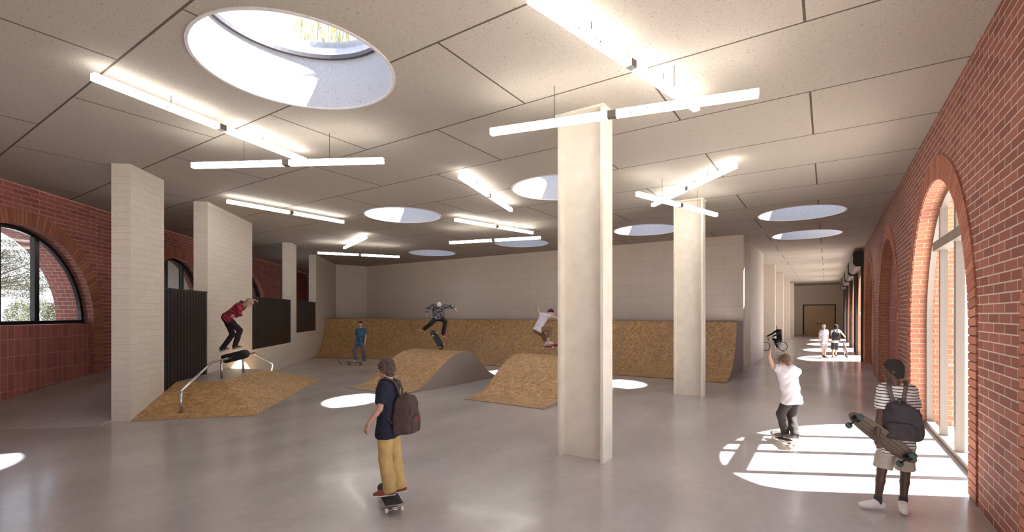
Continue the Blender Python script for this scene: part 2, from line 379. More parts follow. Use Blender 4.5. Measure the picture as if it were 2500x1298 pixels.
# inner angled wall: piers, low parapets
piers = MB()
def pbox(Z0, Z1, z0, z1): piers.box(Lp(Z0, 0, z0), LU*(K*(Z1-Z0)), LN*.37, UP*(z1-z0))
for Z0, Z1 in ((10.15, 11.39), (13.55, 16.8), (21.25, 22.05), (25.6, 30.6)): pbox(Z0, Z1, 0, H)
pbox(11.39, 13.55, 0, .30); pbox(16.8, 21.25, 0, 1.04); pbox(22.05, 25.6, 0, 1.44)
struct(piers.build('wall_inner', M['whitebrick']))
cA = CW(-11.36, 30.5); FY = 21.09
mb = MB(); cB = Vector((-25.8, FY, 0)); d = (cB-cA); nn = Vector((-d.y, d.x, 0)).normalized()
mb.box(cA, d, nn*.3, UP*H); struct(mb.build('wall_corner', M['whitebrick']))
mb = MB(); mb.box((-25.8, FY, 0), (23.0, 0, 0), (0, .34, 0), (0, 0, H)); struct(mb.build('wall_far', M['block']))
mb = MB(); mb.box((-37, FY+1.2, 0), (11.2, 0, 0), (0, .3, 0), (0, 0, H)); struct(mb.build('wall_passage', M['plaster']))
mb = MB()
mb.box((-5.2, 21.43, 0), (.3, 0, 0), (0, 41.5, 0), (0, 0, H))
mb.box((-4.9, 23.25, 0), (2.1, 0, 0), (0, 5.15, 0), (0, 0, H))
for y in (35.1, 42.1, 49.6, 57.0): mb.box((-4.9, y, 0), (2.1, 0, 0), (0, .4, 0), (0, 0, H))
struct(mb.build('wall_corridor', M['whitebrick']))
mb = MB(); mb.box((-5.2, 62.2, 0), (6.8, 0, 0), (0, .3, 0), (0, 0, H)); struct(mb.build('wall_end', M['plaster']))
mb = MB(); mb.box((-7, -8.3, 0), (8.6, 0, 0), (0, .3, 0), (0, 0, H)); struct(mb.build('wall_back', M['plaster']))
# double door at the corridor's end
dr = thing('door_1', None, None, (-.68, 62.19, 0)); struct(dr)
for x0 in (-2.08, -.67):
    b = MB(); b.box((x0, 62.10, .01), (1.39, 0, 0), (0, .08, 0), (0, 0, 3.26)); lf = b.build('door_leaf', M['door'], dr)
    s = 1 if x0 < -1 else -1; hx = -.68-s*.14
    b = MB(); b.box((hx-.035, 62.07, 1.12), (.07, 0, 0), (0, .03, 0), (0, 0, .24)); b.tube([(hx, 62.04, 1.33), (hx-s*.30, 62.04, 1.33)], .018, 8); b.build('door_handle', M['black'], lf)
b = MB()
for o_, u_, w_ in (((-2.20, 62.08, 0), (.11, 0, 0), (0, 0, 3.38)), ((.73, 62.08, 0), (.11, 0, 0), (0, 0, 3.38)), ((-2.20, 62.08, 3.28), (3.04, 0, 0), (0, 0, .11))): b.box(o_, u_, (0, .10, 0), w_)
b.build('door_frame', M['black'], dr)
# floor, ground
def off(t): return LB0+LU*t+LN*.9
p0 = off(-4.6); p1 = off(39)
fl = MB(); poly = [(p0.x, -8.3, 0), (1.755, -8.3, 0), (1.755, 63, 0), (-5.2, 63, 0), (-5.2, 22.6, 0), (p1.x, p1.y, 0)]
fl.face(poly, [(p[0], p[1]) for p in poly]); struct(fl.build('floor', M['floor']))
mb = MB(); mb.face([(-120, -80, -.02), (80, -80, -.02), (80, 140, -.02), (-120, 140, -.02)]); g = mb.build('ground', M['ground']); struct(g)
mb = MB(); mb.box((1.755, -8, -.03), (.6, 0, 0), (0, 70, 0), (0, 0, .034)); struct(mb.build('trim_1', M['ground']))
# sloping passage floor behind the piers
mb = MB(); a0, a1 = 9.7, 27.0
pts = lambda Z, z: (Lp(Z, .37, z), Lp(Z, 3.84, z))
A, B = pts(a0, .003); C_, D_ = pts(a1, 1.70); E0, G0 = pts(33, 1.70)
mb.face([A, B, D_, C_]); mb.face([C_, D_, G0, E0]); mb.face([A, C_, Lp(a1, .37, 0)]); mb.face([B, D_, Lp(a1, 3.84, 0)]); mb.face([C_, E0, Lp(33, .37, 0), Lp(a1, .37, 0)])
struct(mb.build('floor_ramp', M['floor']))
# ceiling with round holes, drums
SKYL = [(-5.76, 3.60), (-5.70, 10.75), (-11.5, 10.85), (-5.75, 17.9), (-17.25, 18.35), (-11.5, 18.05), (-.69, 17.66), (-.69, 22.5)]
SR = 1.2
def roofmesh(name, z, mat, r, flip=False):
    bm = bmesh.new(); edges = []
    q0 = LB0+LU*(-4.6)+LN*1.0; q1 = LB0+LU*40+LN*1.0
    out = [(q0.x, -8.3), (2.6, -8.3), (2.6, 63), (-5.2, 63), (-5.2, 24.5), (q1.x, 24.5)]
    def loop(pts):
        vv = [bm.verts.new((x, y, z)) for x, y in pts]
        for i in range(len(vv)): edges.append(bm.edges.new((vv[i], vv[(i+1) % len(vv)])))
    loop(out)
    for x, y in SKYL: loop([(x+r*math.cos(2*PI*k/72), y+r*math.sin(2*PI*k/72)) for k in range(72)])
    bmesh.ops.triangle_fill(bm, edges=edges, use_beauty=True)
    me = bpy.data.meshes.new(name); bm.to_mesh(me)
    l = me.uv_layers.new(name='UVMap')
    for lp in me.loops: v = me.vertices[lp.vertex_index].co; l.data[lp.index].uv = (v.x, v.y)
    me.materials.append(mat); o = bpy.data.objects.new(name, me); COL.objects.link(o); bm.free(); return o
struct(roofmesh('ceiling', CEIL, M['ceil'], SR))
rf = struct(roofmesh('roof', CEIL+.94, M['curb'], SR+.02))
def lathe(mb, c, prof, n=72, closed=True):
    c = Vector(c)
    for i in range(n):
        a0, a1 = 2*PI*i/n, 2*PI*(i+1)/n
        m = len(prof)
        for k in range(m if closed else m-1):
            r0, z0 = prof[k]; r1, z1 = prof[(k+1) % m]
            mb.face([c+Vector((r0*math.cos(a0), r0*math.sin(a0), z0)), c+Vector((r0*math.cos(a1), r0*math.sin(a1), z0)),
                     c+Vector((r1*math.cos(a1), r1*math.sin(a1), z1)), c+Vector((r1*math.cos(a0), r1*math.sin(a0), z1))],
                    [(a0*1.2, z0), (a1*1.2, z0), (a1*1.2, z1), (a0*1.2, z1)])
skl = ['large round skylight beside the hanging bars, sky and grass visible through it', 'round sunlit skylight partly hidden by the front steel column',
       'half sunlit round skylight above the leaping skater in camouflage', 'round skylight cut off by the rear steel column', 'small shaded skylight nearest the angled inner wall',
       'small shaded skylight just behind the low crossed light bars', 'bluish round skylight over the corridor mouth, nearer of the corridor pair', 'flattened round skylight over the corridor, farther of the pair']
for i, (x, y) in enumerate(SKYL):
    t = thing('skylight', skl[i], 'skylight', (x, y, CEIL), 'round skylights in the concrete ceiling')
    mb = MB(); lathe(mb, (x, y, CEIL), [(SR-.001, -.012), (SR+.03, -.012), (SR+.03, .76), (SR-.001, .76)]); mb.build('drum', M['concrete_drum'], t, True)
    mb = MB(); lathe(mb, (x, y, CEIL), [(SR-.003, -.016), (SR+.035, -.016), (SR+.035, -.001), (SR-.003, -.001)]); mb.build('edge_trim', M['curb'], t, True)
    mb = MB(); lathe(mb, (x, y, CEIL), [(SR-.05, .74), (SR+.03, .74), (SR+.03, .80), (SR-.05, .80)]); mb.build('ring', M['darkring'], t)
    mb = MB(); lathe(mb, (x, y, CEIL), [(SR-.05, .80), (SR+.12, .80), (SR+.12, 1.0), (SR-.04, 1.0), (SR-.02, .90)]); mb.build('curb', M['curb'], t, True)
    mb = MB(); mb.face([Vector((x+(SR-.03)*math.cos(2*PI*k/64), y+(SR-.03)*math.sin(2*PI*k/64), CEIL+.85)) for k in range(64)]); mb.build('glass_pane', M['skyglass'], t)
mb = MB(); x, y = SKYL[0]
for k in range(42):
    a = PI*.42+k*.020+random.uniform(-.05, .05); r = SR+random.uniform(0, .15); b = Vector((x+r*math.cos(a+.5), y+r*math.sin(a+.5), CEIL+1.02)); hh = random.uniform(.35, .8)
    ln = Vector((random.uniform(-.12, .12), random.uniform(-.12, .12), hh)); mb.tube([b, b+ln*.5, b+ln+Vector((ln.x, ln.y, 0))*.6], [.010, .008, .002], 4)
gr = mb.build('roof_grass', M['grass']); tag(gr, 'dry grass blades growing on the roof by the large skylight', 'grass', kind='stuff')
# unseen block added above the roof to shade the rear skylights
mb = MB(); mb.box((-16.5, 20.6, CEIL+1.1), (13.2, 0, 0), (0, 9, 0), (0, 0, 16))
ub = mb.build('roof_shade_block', M['plaster']); struct(ub)

# ------------------------------------------------------------------ ramps
def hump(y0, y1, x0, x1, label, prof):
    t = thing('skate_hump', label, 'ramp', ((x0+x1)/2, (y0+y1)/2, 0), 'rolling skate humps')
    mb = MB(); L = 0
    for (a, za), (b, zb) in zip(prof, prof[1:]):
        l = math.hypot(b-a, zb-za); mb.face([(x0, a, za), (x1, a, za), (x1, b, zb), (x0, b, zb)], [(0, L), (x1-x0, L), (x1-x0, L+l), (0, L+l)]); L += l
    mb.build('riding_surface', M['osb'], t, True)
    s = MB()
    for x in (x0+.001, x1-.001):
        for (a, za), (b, zb) in zip(prof, prof[1:]): s.face([(x, a, 0), (x, b, 0), (x, b, zb-.004), (x, a, za-.004)])
    s.face([(x0, prof[0][0], 0), (x1, prof[0][0], 0), (x1, prof[0][0], prof[0][1]), (x0, prof[0][0], prof[0][1])])
    s.face([(x0, prof[-1][0], 0), (x1, prof[-1][0], 0), (x1, prof[-1][0], prof[-1][1]), (x0, prof[-1][0], prof[-1][1])])
    s.build('side_panel', M['greyside'], t)
def smoothprof(pts, n=48):
    ys = np.array([p[0] for p in pts]); zs = np.array([p[1] for p in pts]); q = np.linspace(ys[0], ys[-1], n); out = []
    m = np.gradient(zs, ys)
    for x in q:
        i = min(max(np.searchsorted(ys, x)-1, 0), len(ys)-2); h = ys[i+1]-ys[i]; t = (x-ys[i])/h
        z = (2*t**3-3*t**2+1)*zs[i]+(t**3-2*t**2+t)*h*m[i]+(-2*t**3+3*t**2)*zs[i+1]+(t**3-t**2)*h*m[i+1]; out.append((float(x), max(.02, float(z))))
    return out
hp = [(0, .02), (.87, .13), (1.37, .42), (1.94, .80), (2.35, .98), (2.85, 1.05), (3.25, 1.0), (3.62, .72), (4.15, .30), (4.6, .09), (4.95, .02)]
hump(9.4, 14.35, -12.5, -10.07, 'strand board skate hump with its whole grey side showing', smoothprof([(9.4+a, b) for a, b in hp]))
hump(9.92, 14.7, -8.18, -5.69, 'strand board skate hump partly hidden by the front steel column', smoothprof([(9.92+a*.966, b) for a, b in hp]))
# truncated pyramid against the inner wall
def wp(c, z): v = CW(*c); v.z = z; return v
t = thing('funbox_ramp', 'low strand board pyramid ramp with grey top against the white wall', 'ramp', tuple(CW(-7.8, 13.3, 0)))
LX = lambda Z: -6.606-.157*Z+.004
Bf = [(LX(10.16), 10.16), (-5.80, 10.67), (-6.74, 16.68), (LX(17.2), 17.2)]
Tf = [(LX(11.92), 11.92), (-7.34, 12.05), (-7.79, 14.63), (LX(14.9), 14.9)]
mb = MB()
for i in range(3):
    P4 = [wp(Bf[i], .02), wp(Bf[i+1], .02), wp(Tf[i+1], .6), wp(Tf[i], .6)]
    e = (P4[1]-P4[0]).normalized(); n_ = e.cross(P4[3]-P4[0]).normalized(); v_ = n_.cross(e)
    mb.face(P4, [((p-P4[0]).dot(e)+i*7, (p-P4[0]).dot(v_)) for p in P4])
mb.build('riding_surface', M['osb'], t)
mb = MB(); mb.face([wp(c, .6) for c in Tf]); mb.build('platform_top', M['platform'], t)
mb = MB()
for i in range(3): mb.face([wp(Bf[i], 0), wp(Bf[i+1], 0), wp(Bf[i+1], .02), wp(Bf[i], .02)])
mb.build('base_edge', M['greyside'], t)
# grind rail on it
rl = thing('grind_rail', 'round steel grind rail standing on the pyramid ramp', 'rail', tuple(CW(-7.7, 13.4, .6)))
RX = lambda Z: -5.748-.157*Z
def onramp(X, Z):
    if 12.0 <= Z <= 14.7: return .6
    if Z < 12: return max(0.0, .6*(Z-10.25)/1.7)
    return max(.02, .6*(16.9-Z)/2.2)
pts = [wp((RX(z), z), h) for z, h in ((10.55, .58), (12.05, 1.09), (14.78, 1.09), (16.4, .59))]
mb = MB(); mb.tube(pts, .032, 12); mb.build('rail_bar', M['steel'], rl, True)
for z, h in ((10.57, .58), (12.56, 1.09), (13.95, 1.09), (16.38, .59)):
    mb = MB(); mb.tube([wp((RX(z), z), onramp(0, z)), wp((RX(z), z), h)], .032 if h < 1 else .03, 12); mb.build('post', M['steel'], rl, True)
    
# quarter pipe
qp = thing('quarter_pipe', 'long strand board quarter pipe along the far block wall', 'ramp', (-12, 19, 0))
def W2(c): v = CW(*c); return (v.x, v.y)
def bez(a, b, c, n=8): return [tuple((1-t)**2*a[k]+2*t*(1-t)*b[k]+t*t*c[k] for k in (0, 1)) for t in [i/n for i in range(n+1)]]
lipA = W2((LX(27.7)+.01, 27.7)); lipC = W2((-6.44, 27.6)); toeA = W2((LX(24.9)+.01, 24.9)); toeC = W2((-6.0, 24.55))
bkA = W2((LX(30.2)+.01, 30.2)); bkC = (-25.6, 21.0)
def lerp2(a, b, t): return tuple(a[k]+(b[k]-a[k])*t for k in (0, 1))
def path(A, Cc, E):
    s = [lerp2(A, Cc, t) for t in (0, .25, .5)]; p = lerp2(A, Cc, .6); q = lerp2(Cc, E, .18)
    s += bez(p, Cc, q, 8); s += [lerp2(q, E, t) for t in (.15, .35, .55, .75, 1)]; return s
XE = -2.80
lips = path(lipA, lipC, (XE, 19.4)); toes = path(toeA, toeC, (XE, 17.1))
phi = 2*math.atan(2.03/2.3); R_ = 2.3/math.sin(phi); NP = 20
prof = [(R_*math.sin(phi*k/NP)/2.3, R_*(1-math.cos(phi*k/NP))) for k in range(NP+1)]
V = []; Fc = []; U = []; Ld = 0
for i, (l, to) in enumerate(zip(lips, toes)):
    if i: Ld += math.hypot(l[0]-lips[i-1][0], l[1]-lips[i-1][1])
    for k, (s, z) in enumerate(prof): p = lerp2(to, l, s); V.append((p[0], p[1], z+.012)); U.append((Ld, k*3.1/NP))
n1 = NP+1; uvf = []
for i in range(len(lips)-1):
    for k in range(NP):
        f = (i*n1+k, (i+1)*n1+k, (i+1)*n1+k+1, i*n1+k+1); Fc.append(f); uvf.append([U[j] for j in f])
mk('riding_surface', V, Fc, M['osb'], qp, uvf, True)
mb = MB(); zt = prof[-1][1]+.012
bks = [bkA, lerp2(bkA, bkC, .5), bkC]
poly = [(p[0], p[1], zt) for p in lips]+[(XE, 21.07, zt)]+[(bkC[0], bkC[1], zt), (bkA[0], bkA[1], zt)]
mb.face(poly); mb.build('deck', M['greyside'], qp)
mb = MB()
for k in range(NP):
    a = lerp2(toes[-1], lips[-1], prof[k][0]); b = lerp2(toes[-1], lips[-1], prof[k+1][0])
    mb.face([(XE+.002, a[1], 0), (XE+.002, b[1], 0), (XE+.002, b[1], prof[k+1][1]), (XE+.002, a[1], prof[k][1])])
mb.face([(XE+.002, 19.4, 0), (XE+.002, 21.08, 0), (XE+.002, 21.08, zt), (XE+.002, 19.4, zt)])
mb.build('side_panel', M['greyside'], qp)
mb = MB(); mb.tube([(p[0], p[1], zt+.005) for p in lips], .025, 8); mb.build('coping', M['greyside'], qp, True)
for x in (-7.2, -12.6):
    mb = MB()
    for k in range(NP):
        ya = 17.1+2.3*prof[k][0]; yb = 17.1+2.3*prof[k+1][0]; mb.face([(x, ya-.002, prof[k][1]+.017), (x+.05, ya-.002, prof[k][1]+.017), (x+.05, yb-.002, prof[k+1][1]+.017), (x, yb-.002, prof[k+1][1]+.017)])
    mb.build('seam_strip', M['greyside'], qp)

# ------------------------------------------------------------------ steel columns
for yc, lab in ((7.0, 'cream H-section steel column in front, taller-looking and closest to the blurred walker'), (14.0, 'cream H-section steel column near the end of the quarter pipe')):
    xc = -3.25
    t = thing('steel_column', lab if yc > 8 else 'big cream H-section steel column in the middle of the floor', 'column', (xc, yc, 0), 'cream steel columns')
    for s in (-1, 1):
        b = MB(); b.box((xc+s*.37-.022, yc-.19, 0), (.044, 0, 0), (0, .38, 0), (0, 0, CEIL)); b.build('flange', M['column'], t, bevel=.006)
    b = MB(); b.box((xc-.35, yc-.03, 0), (.70, 0, 0), (0, .06, 0), (0, 0, CEIL)); b.build('web', M['column'], t)
    b = MB(); b.box((xc-.42, yc-.23, CEIL-.035), (.84, 0, 0), (0, .46, 0), (0, 0, .04)); b.build('head_plate', M['column'], t)
# ------------------------------------------------------------------ slatted panels
for (Z0, Z1, z0, z1, lab) in ((11.39, 13.55, .30, 2.95, 'tallest black slatted panel, beside the pyramid ramp'), (16.8, 21.25, 1.04, 2.95, 'wide black slatted panel behind the jumping skater'), (22.05, 25.6, 1.44, 2.95, 'smallest black slatted panel, next to the quarter pipe')):
    t = thing('slatted_panel', lab, 'panel', tuple(Lp(Z0, .05, z0)), 'black slatted panels in the inner wall')
    L = K*(Z1-Z0); b = MB(); b.box(Lp(Z0, .06, z0), LU*L, LN*.05, UP*(z1-z0)); b.build('backing', M['slatback'], t)
    n = int(L/.15); b = MB()
    for i in range(n): b.box(Lp(Z0, .015, z0)+LU*(i*L/n+.02), LU*(L/n-.035), LN*.045, UP*(z1-z0-.04))
    b.build('slats', M['slat'], t)
    b = MB(); b.box(Lp(Z0, .005, z1-.04), LU*L, LN*.12, UP*.04); b.build('top_rail', M['post'], t)
# ------------------------------------------------------------------ roller shutters on the corridor side
for k, (c, r, sp) in enumerate(A_O):
    t = thing('roller_shutter', ['roller shutter box over the first corridor opening, largest in view', 'roller shutter box over the second corridor opening', 'roller shutter box over the third corridor opening', 'roller shutter box over the last corridor opening by the door'][k], 'shutter', (1.45, c, 0), 'roller shutters over the corridor openings')
    b = MB(); zt = 5.36; y0 = c-r-.15; L = 2*r+.9
    prof_ = [(1.495, zt), (1.18, zt), (1.09, zt-.09), (1.09, zt-.58), (1.20, zt-.72), (1.495, zt-.72)]
    b.prism([(x, y0, z) for x, z in prof_], (0, L, 0)); b.build('shutter_box', M['box'], t)
    for yy in (y0-.02, y0+L):
        b = MB(); b.prism([(x-(.02 if x < 1.4 else 0), yy, z+(.01 if z > 5 else -.01)) for x, z in prof_], (0, .04, 0)); b.build('end_plate', M['post'], t)
    for yy in (c-r-.13, c+r+.01):
        b = MB(); b.box((1.38, yy, 0), (.11, 0, 0), (0, .12, 0), (0, 0, zt-.72)); b.build('guide_rail', M['post'], t)
    if k == 0:
        b = MB(); b.box((1.55, c+r-.04, 2.3), (.6, 0, 0), (0, .03, 0), (0, 0, 1.0)); 
        bb = b.build('side_board', M['shutter'], t)

# ------------------------------------------------------------------ hanging light bars
def bar(p, q, h, label):
    """p, q: (right, ahead) ends; h: height of the bar's centre"""
    a = CW(*p, h); b = CW(*q, h); m = (a+b)/2; d = (b-a).normalized(); s = d.cross(UP); W = .092; L = 3.56
    t = thing('light_bar', label, 'light', tuple(m), 'suspended light bars')
    for sg in (-1, 1):
        o = m+d*(sg*.06)-s*W/2-UP*W/2; mb = MB(); mb.box(o, d*(sg*(L/2-.06)), s*W, UP*W); mb.build('diffuser', M['tube'], t)
        w = m+d*(sg*.8); mb = MB(); mb.tube([w+UP*W/2, Vector((w.x, w.y, CEIL))], .004, 6); mb.build('wire', M['black'], t)
    mb = MB(); mb.box(m-d*.058-s*.045-UP*.045, d*.116, s*.09, UP*.09); mb.build('connector', M['box'], t)
HI, LO = 5.355, 5.01
bar((-5.39, 6.06), (-4.12, 9.40), HI, 'lit bar running from beside the large skylight to a lower crossing bar')
bar((-5.81, 8.61), (-2.28, 8.33), LO, 'lit bar hanging low below the large skylight, nearly level in view')
bar((.13, 4.50), (2.78, 7.04), HI, 'brightest lit bar, cut off at its near end above the big column')
bar((-.29, 7.02), (3.0, 5.8), LO, 'low lit bar crossing in front of the big steel column top')
bar((-7.72, 12.75), (-5.56, 15.65), HI, 'single lit bar between the second pier and the half-lit skylight')
bar((-1.18, 10.38), (0, 13.9), HI, 'steeply angled single lit bar in front of the sunlit round skylight')
bar((-1.85, 15.25), (.78, 17.7), HI, 'far lit bar, upper of the pair above the jumping skaters')
bar((-2.32, 17.86), (.97, 16.7), LO, 'far lit bar, lower of the pair above the jumping skaters')
bar((-7.7, 21.7), (-5.8, 18.75), HI, 'short-looking lit bar in the far corner over another')
bar((-8.6, 20.8), (-5.28, 22.3), LO, 'farthest low lit bar next to the corner wall')
bar((3.94, 13.2), (4.6, 9.72), HI, 'lit bar rising from a crossing near the rear column')
bar((2.79, 10.6), (5.6, 12.9), LO, 'low lit bar crossing the top of the rear column')
# ------------------------------------------------------------------ trees outside the arched windows
M['bark'] = plain('grey_bark', (.10, .075, .055), .9, noise=.3, nscale=12)
def leafmat(name, a, b):
    m, nt, p = newmat(name); g = N(nt, 'ShaderNodeNewGeometry'); nt.links.new(ramp(nt, g.outputs['Random Per Island'], [(0, a), (1, b)]), p.inputs['Base Color']); p.inputs['Roughness'].default_value = .8; return m
M['leaf'] = leafmat('olive_leaves', (.05, .045, .028), (.17, .15, .075)); M['leaf2'] = leafmat('yellow_green_leaves', (.07, .08, .03), (.24, .23, .09))
def leaves(name, blobs, n, size, mat, parent, seed):
    rnd = random.Random(seed); V = []; Fq = []
    for k in range(n):
        c, r = rnd.choice(blobs); d = Vector((rnd.gauss(0, 1), rnd.gauss(0, 1), rnd.gauss(0, 1))).normalized()*rnd.uniform(.35, 1)**.5
        p = Vector(c)+Vector((d.x*r[0], d.y*r[0], d.z*r[1])); a = Vector((rnd.gauss(0, 1), rnd.gauss(0, 1), rnd.gauss(0, .6))).normalized(); b = a.orthogonal().normalized(); i = len(V); l = size*rnd.uniform(.6, 1.4)
        V += [p-a*l, p+b*l*.4, p+a*l, p-b*l*.4]; Fq.append((i, i+1, i+2, i+3))
    return mk(name, V, Fq, mat, parent)
def tree(label, cat, base, trunk_h, blobs, n, size, mat, seed, name='tree'):
    t = thing(name, label, cat, base); base = Vector(base); rnd = random.Random(seed); mb = MB()
    top = base+Vector((.1, .1, trunk_h)); mb.tube([base, base+Vector((.06, 0, trunk_h*.5)), top], [.17 if trunk_h > 1 else .04, .13 if trunk_h > 1 else .03, .09 if trunk_h > 1 else .02], 8)
    for c, r in blobs:
        for k in range(3):
            e = Vector(c)+Vector((rnd.uniform(-.8, .8)*r[0], rnd.uniform(-.8, .8)*r[0], rnd.uniform(-.5, .7)*r[1])); m = (top+e)/2+Vector((0, 0, .15)); mb.tube([top, m, e], [.05, .03, .01] if trunk_h > 1 else [.015, .01, .004], 5)
    mb.build('trunk', M['bark'], t, True); leaves('foliage', blobs, n, size, mat, t, seed)
def outs(px, py, Z): return tuple(PX(px, py, Z))
tree('broad tree with spreading olive crown outside the arched window', 'tree', (*CW(-24.5, 21)[:2], 0), 3.2,
     [(outs(-60, 640, 21), (1.6, .7)), (outs(10, 655, 21), (1.5, .7)), (outs(60, 640, 21.5), (1.3, .55)), (outs(75, 690, 21), (1.1, .40)), (outs(20, 705, 20.5), (1.2, .4)), (outs(-30, 600, 21), (1.3, .5))], 13000, .036, M['leaf'], 3)
tree('yellow-green bush low outside the arched window', 'bush', (*CW(-21.3, 21.5)[:2], 0), .8, [(outs(75, 765, 21.5), (.9, 1.0)), (outs(100, 775, 21), (.7, .8)), (outs(50, 772, 21.5), (.6, .7))], 7000, .034, M['leaf2'], 4, 'bush')
tree('dark green bush half hidden by the window frame', 'bush', (*CW(-19.5, 20.2)[:2], 0), .7, [(outs(138, 780, 20.2), (.5, .8))], 3000, .034, M['leaf'], 5, 'bush')
tree('slender tree outside the window seen above the first slatted panel', 'tree', (*CW(-27.0, 36)[:2], 0), 3.0, [(outs(415, 690, 36), (1.6, 1.0)), (outs(432, 665, 36), (1.2, .9))], 3000, .07, M['leaf'], 6)
# ------------------------------------------------------------------ figures
try: import openvdb as vdb
except Exception: import pyopenvdb as vdb
def _n(v): v = np.asarray(v, float); return v/max(np.linalg.norm(v), 1e-9)
class Blob:
    """smooth union of rounded cones, ellipsoids and boxes, meshed as one surface"""
    def __init__(s, k=.02): s.p = []; s.k = k; s.cuts = []; s.amp = 0; s.fr = 30
    def cap(s, a, b, ra, rb=None, k=None, cuts=()): s.p.append(('c', np.array(a, float), np.array(b, float), ra, ra if rb is None else rb, s.k if k is None else k, cuts)); return s
    def ell(s, c, ax, r, k=None, cuts=()): s.p.append(('e', np.array(c, float), np.array([_n(a) for a in ax]), np.array(r, float), None, s.k if k is None else k, cuts)); return s
    def box(s, c, ax, r, rd, k=None, cuts=()): s.p.append(('b', np.array(c, float), np.array([_n(a) for a in ax]), np.array(r, float), rd, s.k if k is None else k, cuts)); return s
    def cut(s, p, n): s.cuts.append((np.array(p, float), _n(n))); return s
    def mesh(s, name, mat, parent, vx):
        lo = np.full(3, 1e9); hi = -lo
        for q in s.p:
            if q[0] == 'c': r = max(q[3], q[4]); a = np.minimum(q[1], q[2])-r; b = np.maximum(q[1], q[2])+r
            else: r = np.linalg.norm(q[3])+(q[4] or 0) if q[0] == 'b' else q[3].max(); a = q[1]-r; b = q[1]+r
            lo = np.minimum(lo, a); hi = np.maximum(hi, b)
        lo -= .03+2*vx; hi += .03+2*vx
        n = np.ceil((hi-lo)/vx).astype(int)+1; D = np.full(n, .05, np.float32)
        for q in s.p:
            if q[0] == 'c': r = max(q[3], q[4]); a = np.minimum(q[1], q[2])-r; b = np.maximum(q[1], q[2])+r
            else: r = np.linalg.norm(q[3])+(q[4] or 0) if q[0] == 'b' else q[3].max(); a = q[1]-r; b = q[1]+r
            m = .03+vx; i0 = np.maximum(((a-m-lo)/vx).astype(int), 0); i1 = np.minimum(((b+m-lo)/vx).astype(int)+2, n)
            g = np.meshgrid(*[lo[j]+vx*np.arange(i0[j], i1[j]) for j in range(3)], indexing='ij'); P = np.stack(g, -1)
            if q[0] == 'c':
                ab = q[2]-q[1]; L = ab@ab; t = np.clip(((P-q[1])@ab)/max(L, 1e-9), 0, 1)
                d = np.linalg.norm(P-q[1]-t[..., None]*ab, axis=-1)-(q[3]+(q[4]-q[3])*t)
            elif q[0] == 'e':
                l = (P-q[1])@q[2].T; k0 = np.linalg.norm(l/q[3], axis=-1); k1 = np.linalg.norm(l/q[3]**2, axis=-1); d = k0*(k0-1)/np.maximum(k1, 1e-6)
            else:
                l = np.abs((P-q[1])@q[2].T)-q[3]; d = np.linalg.norm(np.maximum(l, 0), axis=-1)+np.minimum(l.max(-1), 0)-q[4]
            for cp, cn in q[6]: d = np.maximum(d, (P-np.array(cp))@_n(cn))
            sl = tuple(slice(i0[j], i1[j]) for j in range(3)); A = D[sl]; k = q[5]
            if k > 0:
                h = np.clip(.5+.5*(A-d)/k, 0, 1); D[sl] = A*(1-h)+d*h-k*h*(1-h)
            else: D[sl] = np.minimum(A, d)
        g = np.meshgrid(*[lo[j]+vx*np.arange(n[j]) for j in range(3)], indexing='ij')
        if s.amp:
            f = s.fr; x, y, z = g
            w = np.sin(x*f+2*np.sin(z*f*.6))*np.sin(y*f*1.1+1.5*np.sin(x*f*.5))+.7*np.sin(z*f*1.3+2.2*np.sin(y*f*.7)+1.8*np.sin(x*f*.8)); D = D-(s.amp*w).astype(np.float32)
        for cp, cn in s.cuts:
            D = np.maximum(D, (g[0]-cp[0])*cn[0]+(g[1]-cp[1])*cn[1]+(g[2]-cp[2])*cn[2])
        G = vdb.FloatGrid(background=.05); G.copyFromArray(np.ascontiguousarray(np.clip(D, -.05, .05), dtype=np.float32))
        pts, quads = G.convertToQuads(0.0)
        return mk(name, np.asarray(pts, float)*vx+lo, np.asarray(quads)[:, ::-1].astype(int), mat, parent, None, True)
def V3(v): return np.array([v[0], v[1], v[2]], float)
def skin(name, c): return plain(name, c, .5, noise=.06, nscale=25)
SK_FAIR = skin('fair_skin', (.60, .36, .27)); SK_TAN = skin('tan_skin', (.46, .26, .18)); SK_DARK = skin('dark_brown_skin', (.085, .042, .030))
M['eye'] = plain('eye', (.10, .08, .07), .25); M['lip'] = plain('lips', (.36, .13, .11), .5); M['sole'] = plain('white_rubber', (.70, .67, .63), .6); M['darksole'] = plain('dark_rubber', (.05, .03, .03), .6)
def cloth(name, c, v=.10): return plain(name, c, .85, noise=v, nscale=14, bump=.15, spec=.2)
def stripes(name, c1, c2, per, duty, axis, wob=0.0, off=0.0):
    m, nt, p = newmat(name); tc = N(nt, 'ShaderNodeTexCoord')
    d = N(nt, 'ShaderNodeVectorMath'); d.operation = 'DOT_PRODUCT'; nt.links.new(tc.outputs['Object'], d.inputs[0]); d.inputs[1].default_value = tuple(Vector(axis).normalized()/per)
    ns = noise(nt, tc.outputs['Object'], 9, 2); a = N(nt, 'ShaderNodeMath'); a.operation = 'MULTIPLY_ADD'; nt.links.new(ns, a.inputs[0]); a.inputs[1].default_value = wob; nt.links.new(d.outputs['Value'], a.inputs[2])
    b = N(nt, 'ShaderNodeMath'); b.operation = 'ADD'; nt.links.new(a.outputs[0], b.inputs[0]); b.inputs[1].default_value = 100+off
    f = N(nt, 'ShaderNodeMath'); f.operation = 'FRACT'; nt.links.new(b.outputs[0], f.inputs[0])
    r = ramp(nt, f.outputs[0], [(duty-.03, c1), (duty+.03, c2)]); nt.links.new(r, p.inputs['Base Color']); p.inputs['Roughness'].default_value = .9; return m
